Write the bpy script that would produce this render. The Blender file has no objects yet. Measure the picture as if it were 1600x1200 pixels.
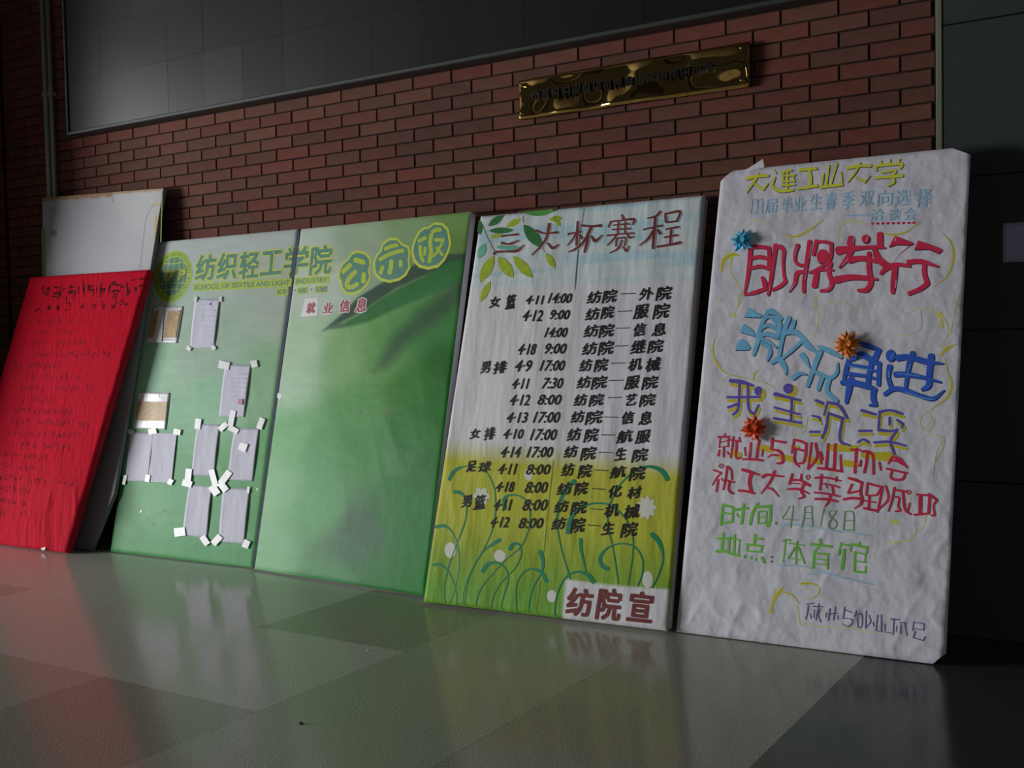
import bpy, bmesh, math, random
import numpy as np
from mathutils import Vector, Matrix

sc = bpy.context.scene
COL = sc.collection
random.seed(7)

# ------------------------------------------------------------------ camera
F, YAW, PITCH, ROLL = 1711.7, 0.5632, -0.0409, -0.0211
CAM = np.array([4.8052, -4.7077, 1.25])
def camera_axes():
    cy, sy = math.cos(YAW), math.sin(YAW)
    f = np.array([-sy*math.cos(PITCH), cy*math.cos(PITCH), math.sin(PITCH)])
    r0 = np.array([cy, sy, 0.0]); u0 = np.cross(r0, f)
    r = r0*math.cos(ROLL)+u0*math.sin(ROLL); u = -r0*math.sin(ROLL)+u0*math.cos(ROLL)
    return r, u, f
CR, CU, CF = camera_axes()
cam = bpy.data.cameras.new('camera')
cam.sensor_fit = 'HORIZONTAL'; cam.sensor_width = 36.0; cam.lens = F/1600*36.0
cam.clip_start = 0.05; cam.clip_end = 100
co = bpy.data.objects.new('camera', cam); COL.objects.link(co)
m = Matrix.Identity(4)
for i in range(3):
    m[i][0] = CR[i]; m[i][1] = CU[i]; m[i][2] = -CF[i]; m[i][3] = CAM[i]
co.matrix_world = m
sc.camera = co

# ------------------------------------------------------------------ world, lights, exposure
w = bpy.data.worlds.new('world'); sc.world = w; w.use_nodes = True
bg = w.node_tree.nodes['Background']
bg.inputs[0].default_value = (0.80, 0.88, 1.0, 1); bg.inputs[1].default_value = 0.018

def area(name, loc, target, sx, sy, power, color=(1, 1, 1)):
    l = bpy.data.lights.new(name, 'AREA'); l.shape = 'RECTANGLE'; l.size = sx; l.size_y = sy
    l.energy = power; l.color = color
    o = bpy.data.objects.new(name, l); COL.objects.link(o)
    o.location = loc
    o.rotation_euler = (Vector(target)-Vector(loc)).to_track_quat('-Z', 'Y').to_euler()
    return o
# daylight through the tall glazed entrance far to the left
area('entrance_daylight', (-9.8, -7.9, 2.0), (0.6, 0, 1.2), 4.2, 3.6, 1550, (0.97, 0.98, 1.0))
# weak fill light added on the right to lift the boards and side faces
area('side_fill_light', (6.5, -6.2, 1.1), (2.2, 0, 0.9), 2.6, 1.6, 16, (0.94, 0.96, 1.0))
# small high window on the far left side of the hall, above the added slab
area('high_window_daylight', (-8.9, -6.1, 4.7), (-1.2, 0, 2.9), 1.8, 1.2, 13, (0.96, 0.98, 1.0))

vs = sc.view_settings
sc.display_settings.display_device = 'sRGB'
vs.view_transform = 'Standard'; vs.look = 'None'; vs.gamma = 1; vs.use_curve_mapping = False
vs.exposure = 0.0

# ------------------------------------------------------------------ geometry helpers
def ray(x, y):
    return CF + (x-800)/F*CR - (y-600)/F*CU
def on_floor(x, y, z=0.0):
    d = ray(x, y); return CAM + d*((z-CAM[2])/d[2])
def on_wall(x, y, Y=0.0):
    d = ray(x, y); return CAM + d*((Y-CAM[1])/d[1])

def lin(c):
    c = np.array(c, float)/255.0
    return np.where(c <= 0.04045, c/12.92, ((c+0.055)/1.055)**2.4)
def obs(c, k=2.15):
    """surface colour that reads as the sRGB value c under the daylight on the boards"""
    return np.clip(lin(c)*k, 0, 0.86)

def mat(name, color, rough=0.6, spec=0.35, metal=0.0, bump=None, vcol=False, noise=0.0, nscale=8.0, coat=0.0, objvar=0.0):
    M = bpy.data.materials.new(name); M.use_nodes = True
    nt = M.node_tree; N = nt.nodes; L = nt.links
    b = N['Principled BSDF']
    b.inputs['Roughness'].default_value = rough
    b.inputs['Specular IOR Level'].default_value = spec
    b.inputs['Metallic'].default_value = metal
    b.inputs['Coat Weight'].default_value = coat
    b.inputs['Coat Roughness'].default_value = 0.1
    tc = N.new('ShaderNodeTexCoord')
    out = None
    if vcol:
        a = N.new('ShaderNodeAttribute'); a.attribute_name = 'paint'; out = a.outputs['Color']
    else:
        rgb = N.new('ShaderNodeRGB'); rgb.outputs[0].default_value = (*[float(v) for v in color[:3]], 1); out = rgb.outputs[0]
    if noise > 0:
        n = N.new('ShaderNodeTexNoise'); n.inputs['Scale'].default_value = nscale; n.inputs['Detail'].default_value = 5
        L.new(tc.outputs['Object'], n.inputs['Vector'])
        mr = N.new('ShaderNodeMapRange'); mr.inputs['From Min'].default_value = 0.3; mr.inputs['From Max'].default_value = 0.7
        mr.inputs['To Min'].default_value = 1-noise; mr.inputs['To Max'].default_value = 1+noise
        L.new(n.outputs['Fac'], mr.inputs['Value'])
        mx = N.new('ShaderNodeVectorMath'); mx.operation = 'SCALE'
        L.new(out, mx.inputs[0]); L.new(mr.outputs[0], mx.inputs['Scale']); out = mx.outputs[0]
    if objvar > 0:
        oi = N.new('ShaderNodeObjectInfo')
        mr = N.new('ShaderNodeMapRange'); mr.inputs['To Min'].default_value = 1-objvar; mr.inputs['To Max'].default_value = 1+objvar
        L.new(oi.outputs['Random'], mr.inputs['Value'])
        mx = N.new('ShaderNodeVectorMath'); mx.operation = 'SCALE'
        L.new(out, mx.inputs[0]); L.new(mr.outputs[0], mx.inputs['Scale']); out = mx.outputs[0]
    L.new(out, b.inputs['Base Color'])
    if bump:
        prev = None
        for (kind, scale, dist, strength, stretch) in bump:
            mp = N.new('ShaderNodeMapping'); mp.inputs['Scale'].default_value = stretch
            L.new(tc.outputs['Object'], mp.inputs['Vector'])
            if kind == 'wave':
                t = N.new('ShaderNodeTexWave'); t.inputs['Scale'].default_value = scale
            elif kind == 'voronoi':
                t = N.new('ShaderNodeTexVoronoi'); t.inputs['Scale'].default_value = scale; t.feature = 'DISTANCE_TO_EDGE'
            else:
                t = N.new('ShaderNodeTexNoise'); t.inputs['Scale'].default_value = scale; t.inputs['Detail'].default_value = 3
            L.new(mp.outputs[0], t.inputs['Vector'])
            bp = N.new('ShaderNodeBump'); bp.inputs['Distance'].default_value = dist; bp.inputs['Strength'].default_value = strength
            L.new(t.outputs['Distance' if kind == 'voronoi' else 'Fac'] if kind != 'wave' else t.outputs['Fac'], bp.inputs['Height'])
            if prev: L.new(prev, bp.inputs['Normal'])
            prev = bp.outputs[0]
        L.new(prev, b.inputs['Normal'])
    return M

def link(name, me, parent=None, mats=None):
    o = bpy.data.objects.new(name, me); COL.objects.link(o)
    if parent: o.parent = parent
    if mats is not None:
        for mm in (mats if isinstance(mats, (list, tuple)) else [mats]): me.materials.append(mm)
    return o
def tag(o, label=None, cat=None, group=None, kind=None):
    if label: o['label'] = label
    if cat: o['category'] = cat
    if group: o['group'] = group
    if kind: o['kind'] = kind
    return o
def empty(name, loc=(0, 0, 0)):
    o = bpy.data.objects.new(name, None); COL.objects.link(o); o.location = loc
    o.empty_display_size = 0.1
    return o
def mesh(name, verts, faces, smooth=False):
    me = bpy.data.meshes.new(name)
    me.from_pydata([tuple(float(c) for c in v) for v in verts], [], [tuple(int(i) for i in f) for f in faces])
    if smooth: me.polygons.foreach_set('use_smooth', [True]*len(me.polygons))
    me.update(); return me
def bevelbox(name, x0, x1, y0, y1, z0, z1, bev=0.0, seg=1):
    bm = bmesh.new()
    bmesh.ops.create_cube(bm, size=1)
    for v in bm.verts:
        v.co = ((x0 if v.co.x < 0 else x1), (y0 if v.co.y < 0 else y1), (z0 if v.co.z < 0 else z1))
    if bev: bmesh.ops.bevel(bm, geom=bm.edges[:], offset=bev, segments=seg, affect='EDGES', profile=0.6)
    me = bpy.data.meshes.new(name); bm.to_mesh(me); bm.free(); return me

# cheap vectorised noise
_rng = np.random.RandomState(3)
_lat = _rng.rand(256, 256)
def vnoise(x, y):
    x = np.asarray(x, float)+100; y = np.asarray(y, float)+100
    xi = np.floor(x).astype(int); yi = np.floor(y).astype(int)
    fx = x-xi; fy = y-yi; fx = fx*fx*fx*(fx*(fx*6-15)+10); fy = fy*fy*fy*(fy*(fy*6-15)+10)
    a = _lat[xi % 256, yi % 256]; b = _lat[(xi+1) % 256, yi % 256]
    c = _lat[xi % 256, (yi+1) % 256]; d = _lat[(xi+1) % 256, (yi+1) % 256]
    return (a*(1-fx)+b*fx)*(1-fy)+(c*(1-fx)+d*fx)*fy
def ridge(x, y): return 1-np.abs(2*vnoise(x, y)-1)

# ------------------------------------------------------------------ materials of the room
BR = [mat('brick_brown', obs((72, 45, 36), 2.3), 0.8, 0.2, noise=0.16, nscale=14, objvar=0.14, bump=[('noise', 60, 0.002, 0.5, (1, 1, 1))]),
      mat('brick_red', obs((77, 41, 34), 2.3), 0.8, 0.2, noise=0.14, nscale=14, objvar=0.12, bump=[('noise', 60, 0.002, 0.5, (1, 1, 1))]),
      mat('brick_dull', obs((66, 42, 35), 2.3), 0.8, 0.2, noise=0.16, nscale=14, objvar=0.14, bump=[('noise', 60, 0.002, 0.5, (1, 1, 1))]),
      mat('brick_mixed', obs((72, 41, 34), 2.3), 0.8, 0.2, noise=0.14, nscale=14, objvar=0.12, bump=[('noise', 60, 0.002, 0.5, (1, 1, 1))])]
MORTAR = mat('mortar_dark', obs((34, 31, 27), 1.5), 0.9, 0.1, noise=0.2, nscale=40)
GRAN = mat('granite_grey', obs((50, 56, 54), 1.3), 0.55, 0.3, noise=0.45, nscale=260, objvar=0.05)
SEAL = mat('pale_sealant', obs((95, 100, 80), 1.6), 0.6)
PIPE = mat('conduit_grey', obs((115, 115, 110), 2.0), 0.45, 0.5)

# ------------------------------------------------------------------ the room
# floor: polished granite tiles 0.8 m square
def floor_mat(name, c, var=0.0):
    M = mat(name, obs(c, 2.45), 0.14, 0.22, noise=0.5, nscale=170)
    nt = M.node_tree; N = nt.nodes; L = nt.links; b = N['Principled BSDF']
    tc = N.new('ShaderNodeTexCoord')
    n = N.new('ShaderNodeTexNoise'); n.inputs['Scale'].default_value = 9; n.inputs['Detail'].default_value = 4
    L.new(tc.outputs['Object'], n.inputs['Vector'])
    mr = N.new('ShaderNodeMapRange'); mr.inputs['To Min'].default_value = 0.10; mr.inputs['To Max'].default_value = 0.20
    L.new(n.outputs['Fac'], mr.inputs['Value']); L.new(mr.outputs[0], b.inputs['Roughness'])
    bp = N.new('ShaderNodeBump'); bp.inputs['Distance'].default_value = 0.0006; bp.inputs['Strength'].default_value = 0.25
    n2 = N.new('ShaderNodeTexNoise'); n2.inputs['Scale'].default_value = 7
    L.new(tc.outputs['Object'], n2.inputs['Vector'])
    L.new(n2.outputs['Fac'], bp.inputs['Height']); L.new(bp.outputs[0], b.inputs['Normal'])
    return M
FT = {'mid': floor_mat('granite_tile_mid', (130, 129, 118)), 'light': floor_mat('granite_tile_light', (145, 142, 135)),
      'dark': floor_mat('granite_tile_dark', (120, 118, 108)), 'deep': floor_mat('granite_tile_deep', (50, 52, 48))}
floor = link('floor', bevelbox('floor', -9, 9, -9, 0.2, -0.12, -0.006), None, mat('floor_bed', obs((40, 38, 34), 1), 0.9)); tag(floor, kind='structure')
TX0, TY0, T = 1.274, -1.254, 0.81
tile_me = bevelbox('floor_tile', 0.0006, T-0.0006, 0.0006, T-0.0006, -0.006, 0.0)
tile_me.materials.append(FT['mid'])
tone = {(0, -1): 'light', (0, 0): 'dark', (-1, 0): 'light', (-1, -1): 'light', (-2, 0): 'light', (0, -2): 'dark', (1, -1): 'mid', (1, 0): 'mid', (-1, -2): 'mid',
        (1, -2): 'mid', (2, 0): 'dark', (2, -1): 'dark', (2, -2): 'dark', (3, 0): 'deep', (3, -1): 'deep', (3, -2): 'deep', (-2, -1): 'light', (2, -3): 'mid', (0, -3): 'mid'}  # own tones, but left tiles lightened and right ones darkened for the light falloff
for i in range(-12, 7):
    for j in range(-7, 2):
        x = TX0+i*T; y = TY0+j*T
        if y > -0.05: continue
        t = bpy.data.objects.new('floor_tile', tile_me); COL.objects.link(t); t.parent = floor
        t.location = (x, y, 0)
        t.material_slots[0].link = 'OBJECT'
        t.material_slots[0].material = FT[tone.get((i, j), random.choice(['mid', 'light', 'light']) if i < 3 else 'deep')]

# back wall of stretcher-bond brick; course pitch 68.5 mm, brick pitch 250 mm
XL, XR, ZR0, PX, PZ = -2.36, 3.885, 2.5506, 0.25, 0.0685
wall = link('wall_back', bevelbox('wall_back', XL-0.2, XR+0.02, 0.009, 0.25, -0.05, 6.0), None, MORTAR); tag(wall, kind='structure')
def brick_mesh(L, H, D=0.016, inset=0.0025):
    # box with a chamfered face, front at y=0 facing -y, origin at its centre
    v = []
    for (y, k) in ((D, 0), (inset, 0), (0, inset)):
        v += [(-L/2+k, y, -H/2+k), (L/2-k, y, -H/2+k), (L/2-k, y, H/2-k), (-L/2+k, y, H/2-k)]
    f = []
    for a in (0, 4):
        for i in range(4):
            j = (i+1) % 4; f.append((a+i, a+j, a+4+j, a+4+i))
    f.append((8, 9, 10, 11))
    return v, f
bm_full = {}
def brick_me(L):
    k = round(L, 3)
    if k not in bm_full:
        v, f = brick_mesh(L, PZ-0.007); me = mesh('brick', v, f); me.materials.append(BR[0]); bm_full[k] = me
    return bm_full[k]
cells = []
for r in range(-36, 38):
    zc = ZR0-r*PZ
    if zc < 0.02 or zc > 4.9: continue
    off = 0.0 if r % 2 else 0.5
    c = -11.5+off-0.5
    while c*PX < XR:
        x0 = max(c*PX+0.004, XL); x1 = min((c+1)*PX-0.004, XR)
        if x1-x0 > 0.02: cells.append((x0, x1, zc, r, c))
        c += 1
def visible(x0, x1, z):
    xc = (x0+x1)/2
    if z < 1.86 or xc < -1.9: return False
    if -1.56 < xc < 3.75 and z > 2.69: return False
    top = 3.12 if xc > 2.6 else 2.69
    if z > top: return False
    if xc < -0.72 and z < 2.2: return False
    if xc > 2.95 and z < 1.93: return False
    return True
vis = [c for c in cells if visible(c[0], c[1], c[2])]
vis.sort(key=lambda c: -(c[1]-c[0])/max(1.0, math.hypot(c[0]-CAM[0], CAM[1])))
vis = set(vis[:300])
sv, sf, sm = [], [], []
def brick_tone():
    r = random.random()
    return 1 if r < 0.13 else 0 if r < 0.48 else 2 if r < 0.78 else 3
for c in cells:
    x0, x1, zc, r, k = c
    dy = random.uniform(-0.0012, 0.0012)
    tn = brick_tone()
    if c in vis:
        o = bpy.data.objects.new('brick', brick_me(x1-x0)); COL.objects.link(o); o.parent = wall
        o.location = ((x0+x1)/2, dy, zc); o.rotation_euler = (0, random.uniform(-0.004, 0.004), 0)
        o.material_slots[0].link = 'OBJECT'; o.material_slots[0].material = BR[tn]
    else:
        v, f = brick_mesh(x1-x0, PZ-0.007); n = len(sv)
        sv += [(p[0]+(x0+x1)/2, p[1]+dy, p[2]+zc) for p in v]; sf += [tuple(i+n for i in q) for q in f]; sm += [tn]*len(f)
me = mesh('brick_courses', sv, sf); o = link('brick_courses', me, wall, BR)
me.polygons.foreach_set('material_index', sm); tag(o, kind='stuff')

# left wall, a short return of the same brick
wl = link('wall_left', bevelbox('wall_left', XL-0.22, XL-0.009, -1.0, 0.2, -0.05, 6.0), None, MORTAR); tag(wl, kind='structure')
sv, sf, sm = [], [], []
for r in range(-36, 38):
    zc = ZR0-r*PZ
    if zc < 0.02 or zc > 4.9: continue
    y = -0.02
    while y > -0.98:
        y1 = max(y-(0.115 if y == -0.02 and r % 2 == 0 else 0.24), -1.0)
        v, f = brick_mesh(y-y1, PZ-0.007); n = len(sv)
        sv += [(XL-p[1], (y+y1)/2+p[0], p[2]+zc) for p in v]; sf += [tuple(i+n for i in q) for q in f]; sm += [brick_tone()]*len(f)
        y = y1-0.01
me = mesh('brick_courses', sv, sf); o = link('brick_courses', me, wl, BR)
me.polygons.foreach_set('material_index', sm); tag(o, kind='stuff')

# granite clad wall to the right
wr = link('wall_right', bevelbox('wall_right', 3.915, 9, 0.02, 0.25, -0.05, 6.0), None, MORTAR); tag(wr, kind='structure')
for zi, (z0, z1) in enumerate([(0.0, 0.636), (0.636, 1.248), (1.248, 1.86), (1.86, 2.472), (2.472, 3.084), (3.084, 3.696), (3.696, 4.25)]):
    for xi in range(5):
        x0 = 3.915+xi*1.0
        o = link('stone_slab', bevelbox('stone_slab', x0+0.001, x0+0.999, 0.0, 0.02, z0+0.0025, z1-0.0025, 0.002), wr, GRAN)
s = link('trim_1', bevelbox('trim_1', 3.888, 3.913, -0.004, 0.02, 0, 4.25, 0.003), None, SEAL); tag(s, kind='structure')
cl = link('ceiling', bevelbox('ceiling', -9, 9, -9, 0.25, 6.0, 6.1), None, mat('ceiling_paint', (0.09, 0.09, 0.09), 0.8)); tag(cl, kind='structure')
# unseen slab added above the camera to cut off the high daylight
gy = link('shade_slab', bevelbox('shade_slab', -9, 9, -7.5, -3.4, 2.62, 2.95, 0.01), None, cl.data.materials[0]); tag(gy, kind='structure')

# ------------------------------------------------------------------ conduits in the corner
def cyl(name, p0, p1, r, parent, m_, seg=16):
    p0 = Vector(p0); p1 = Vector(p1); d = (p1-p0).normalized(); a = d.orthogonal().normalized(); b = d.cross(a)
    v = []; f = []
    for p in (p0, p1):
        for i in range(seg):
            t = 2*math.pi*i/seg; v.append(p+a*(r*math.cos(t))+b*(r*math.sin(t)))
    for i in range(seg): f.append((i, (i+1) % seg, seg+(i+1) % seg, seg+i))
    f += [tuple(range(seg))[::-1], tuple(range(seg, 2*seg))]
    me = mesh(name, v, f, True); return link(name, me, parent, m_)
for k, (px, rr, lab) in enumerate([(71.5, 0.017, 'thin grey vertical wall conduit nearer the corner, left of the pair'),
                                   (80.0, 0.015, 'dull brown-grey vertical conduit beside the screen, right of the pair')]):
    xx = on_wall(px, 150, -0.03)[0]
    e = empty('wall_conduit', (xx, -0.03, 0)); tag(e, lab, 'pipe', 'conduits in the corner')
    cyl('tube', (0, 0, 0.01), (0, 0, 4.28), rr, e, PIPE)
    for z in (0.6, 1.7, 2.96, 3.9):
        me = bevelbox('clip', -rr-0.004, rr+0.004, -rr-0.003, 0.029, z, z+0.022, 0.003); link('clip', me, e, PIPE)

# ------------------------------------------------------------------ LED screen
SX0, SX1, SZ0, SZ1 = -1.55, 3.62, 2.655, 4.25
scr = empty('led_screen', ((SX0+SX1)/2, 0, SZ0)); tag(scr, 'huge dark grey display screen of square modules high on the brick wall', 'screen')
SF = mat('screen_frame', obs((40, 44, 42), 1.6), 0.5, 0.4)
SB = mat('screen_back', obs((22, 22, 21), 1.5), 0.5)
SM = []
for i, (c, rg) in enumerate([((23, 23, 22), 0.25), ((22, 22, 21), 0.27), ((24, 24, 23), 0.26)]):
    SM.append(mat('screen_module_%s' % 'abc'[i], obs(c, 1.5), rg, 0.5, objvar=0.03, noise=0.10, nscale=150))
def local_box(name, x0, x1, y0, y1, z0, z1, m_, bev=0.0, par=None):
    l = scr.location
    return link(name, bevelbox(name, x0-l.x, x1-l.x, y0-l.y, y1-l.y, z0-l.z, z1-l.z, bev), par or scr, m_)
local_box('cabinet', SX0+0.01, SX1-0.01, -0.062, -0.002, SZ0+0.01, SZ1, SB)
local_box('frame', SX0, SX1, -0.088, -0.002, SZ0, SZ0+0.022, SF, 0.004)
local_box('frame', SX0, SX0+0.02, -0.088, -0.002, SZ0+0.022, SZ1, SF, 0.004)
local_box('frame', SX1-0.02, SX1, -0.088, -0.002, SZ0+0.022, SZ1, SF, 0.004)
nxm = 16; mw = (SX1-SX0-0.044)/nxm
mme = bevelbox('screen_module', 0.0003, mw-0.0003, -0.076, -0.062, 0.0003, mw-0.0003, 0.0004); mme.materials.append(SM[0])
z = SZ0+0.024
while z+mw < SZ1+0.02:
    for i in range(nxm):
        o = bpy.data.objects.new('screen_module', mme); COL.objects.link(o); o.parent = scr
        o.location = (SX0+0.022+i*mw-scr.location.x, random.uniform(-0.0006, 0.0006), z-scr.location.z)
        o.material_slots[0].link = 'OBJECT'; o.material_slots[0].material = random.choice(SM)
    z += mw

# ------------------------------------------------------------------ leaning boards
class Board:
    def __init__(s, name, label, bl, br, tl, tr, yt, t, disp, cat='board', group='boards leaning against the brick wall'):
        zf = t*0.22
        BRt = on_floor(*br, zf)
        BL = BRt-np.array([bl[0], bl[1], 0]) if bl[0] < 5 and bl[0] > 0.5 else on_floor(*bl, zf)
        for _ in range(6):                                       # slide back until the upper back edge just clears the wall
            TL = on_wall(*tl, yt)
            O = (BL+BRt)/2; ex = (BRt-BL)/np.linalg.norm(BRt-BL)
            n = np.cross(ex, TL-BL); n /= np.linalg.norm(n)      # outward, towards the room
            if n[1] > 0: n = -n
            d = ray(*tr); TRt = CAM+d*(np.dot(O-CAM, n)/np.dot(d, n))
            if t < 0.025 and yt < -0.1: break
            over = max(TL[1], TRt[1])-n[1]*t+0.006
            if over < 1e-4: break
            yt -= over
        zf = t*n[2]+0.001                                        # rests on the lower back edge
        ey = np.cross(n, ex)
        O = O + np.array([0, 0, zf-O[2]])
        s.O, s.ex, s.ey, s.n = O, ex, ey, n
        s.t = t; s.disp = disp
        s.M = Matrix([[ex[i], ey[i], n[i], O[i]] for i in range(3)]+[[0, 0, 0, 1]])
        s.root = empty(name); s.root.matrix_world = s.M; tag(s.root, label, cat, group)
        w0 = np.linalg.norm(BRt-BL)/2
        s.c = [np.array([-w0, 0.0]), np.array([w0, 0.0]), s.loc(*tr), s.loc(*tl)]
    def loc(s, px, py):
        d = ray(px, py); k = np.dot(s.O-CAM, s.n)/np.dot(d, s.n); p = CAM+k*d-s.O
        return np.array([np.dot(p, s.ex), np.dot(p, s.ey)])
    def pts(s, P): return np.array([s.loc(*p) for p in P])
    def to_px(s, X, Y):
        P = s.O[None]+X[:, None]*s.ex[None]+Y[:, None]*s.ey[None]-CAM[None]
        z_ = P@CF; return 800+F*(P@CR)/z_, 600-F*(P@CU)/z_
    def z(s, X, Y): return s.disp(np.asarray(X, float), np.asarray(Y, float))
    def body(s, m_, name='panel', outline=None, bev=0.006, back=None, front=-0.002):
        P = outline if outline is not None else s.c
        bm = bmesh.new()
        vf = [bm.verts.new((p[0], p[1], front)) for p in P]; vb = [bm.verts.new((p[0], p[1], -s.t)) for p in P]
        bm.faces.new(vf); bm.faces.new(vb[::-1]); n = len(P)
        for i in range(n): bm.faces.new((vf[i], vb[i], vb[(i+1) % n], vf[(i+1) % n]))
        bmesh.ops.recalc_face_normals(bm, faces=bm.faces)
        if bev: bmesh.ops.bevel(bm, geom=bm.edges[:], offset=bev, segments=3, affect='EDGES')
        me = bpy.data.meshes.new(name); bm.to_mesh(me); bm.free()
        return link(name, me, s.root, m_)
    def sheet(s, m_, color, name='printed_sheet', step=0.0075, cut=None, roll=0.006, inset=0.0):
        a, b, c, d = [np.array(p) for p in s.c]
        nx = int(np.linalg.norm(b-a)/step); ny = int(np.linalg.norm(d-a)/step)
        U, V = np.meshgrid(np.linspace(0, 1, nx+1), np.linspace(0, 1, ny+1)); U = U.ravel(); V = V.ravel()
        P = (a[None]*(1-U)[:, None]+b[None]*U[:, None])*(1-V)[:, None]+(d[None]*(1-U)[:, None]+c[None]*U[:, None])*V[:, None]
        w_ = np.linalg.norm(b-a); h_ = np.linalg.norm(d-a)
        e = np.minimum(np.minimum(U, 1-U)*w_, np.minimum(V, 1-V)*h_)
        edge = np.clip(1-e/(roll*1.5), 0, 1)**2
        Z = s.z(P[:, 0], P[:, 1])*np.clip(e/0.02, 0, 1)-roll*edge
        cl_ = color(s, P[:, 0], P[:, 1])
        ids = np.arange((nx+1)*(ny+1)).reshape(ny+1, nx+1)
        fc = np.stack([ids[:-1, :-1], ids[:-1, 1:], ids[1:, 1:], ids[1:, :-1]], -1).reshape(-1, 4)
        me = bpy.data.meshes.new(name)
        me.from_pydata(np.column_stack([P, Z]).tolist(), [], fc.tolist())
        me.polygons.foreach_set('use_smooth', [True]*len(fc))
        at = me.color_attributes.new('paint', 'FLOAT_COLOR', 'POINT')
        at.data.foreach_set('color', np.column_stack([np.clip(cl_, 0, 1), np.ones(len(cl_))]).ravel())
        if cut:
            bm = bmesh.new(); bm.from_mesh(me)
            for (p, q) in cut:
                p = s.loc(*p); q = s.loc(*q); d_ = q-p; no = Vector((d_[1], -d_[0], 0)); ctr = (a+b+c+d)/4
                if (ctr-p)@np.array([no.x, no.y]) > 0: no = -no
                bmesh.ops.bisect_plane(bm, geom=bm.verts[:]+bm.edges[:]+bm.faces[:], plane_co=(p[0], p[1], 0), plane_no=no, clear_outer=True)
            bm.to_mesh(me); bm.free()
        return link(name, me, s.root, m_)
    # --- decals: thin ink / paint lying on the sheet
    def emit(s, V, Fc, m_, name, layer, parent=None, clip=False):
        V = np.asarray(V)
        Z = s.z(V[:, 0], V[:, 1])+layer+V[:, 2]
        me = mesh(name, np.column_stack([V[:, :2], Z]), Fc, False)
        if clip:
            bm = bmesh.new(); bm.from_mesh(me); ctr = sum(s.c)/4
            for i in range(4):
                p, q = s.c[i], s.c[(i+1) % 4]; d_ = q-p; no = np.array([d_[1], -d_[0]]); no /= np.linalg.norm(no)
                if (ctr-p)@no > 0: no = -no
                bmesh.ops.bisect_plane(bm, geom=bm.verts[:]+bm.edges[:]+bm.faces[:], plane_co=(p[0]-no[0]*0.003, p[1]-no[1]*0.003, 0), plane_no=(no[0], no[1], 0), clear_outer=True)
            bm.to_mesh(me); bm.free()
        me.materials.append(m_)
        o = bpy.data.objects.new(name, me); COL.objects.link(o); o.parent = parent or s.root
        return o

def smooth_path(P, W, sub=6):
    P = np.array(P, float); n = len(P)
    if np.isscalar(W): W = [W]*n
    if len(W) != n: W = np.interp(np.linspace(0, 1, n), np.linspace(0, 1, len(W)), W)
    W = np.array(W, float)
    if n == 2:
        t = np.linspace(0, 1, 4)[:, None]; return P[0]*(1-t)+P[1]*t, np.interp(t[:, 0], [0, 1], W)
    E = np.vstack([2*P[0]-P[1], P, 2*P[-1]-P[-2]]); out = []; ow = []
    for i in range(n-1):
        p0, p1, p2, p3 = E[i:i+4]
        for k in range(sub):
            t = k/sub
            out.append(0.5*((2*p1)+(-p0+p2)*t+(2*p0-5*p1+4*p2-p3)*t*t+(-p0+3*p1-3*p2+p3)*t**3)); ow.append(W[i]*(1-t)+W[i+1]*t)
    out.append(P[-1]); ow.append(W[-1])
    return np.array(out), np.array(ow)

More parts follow.
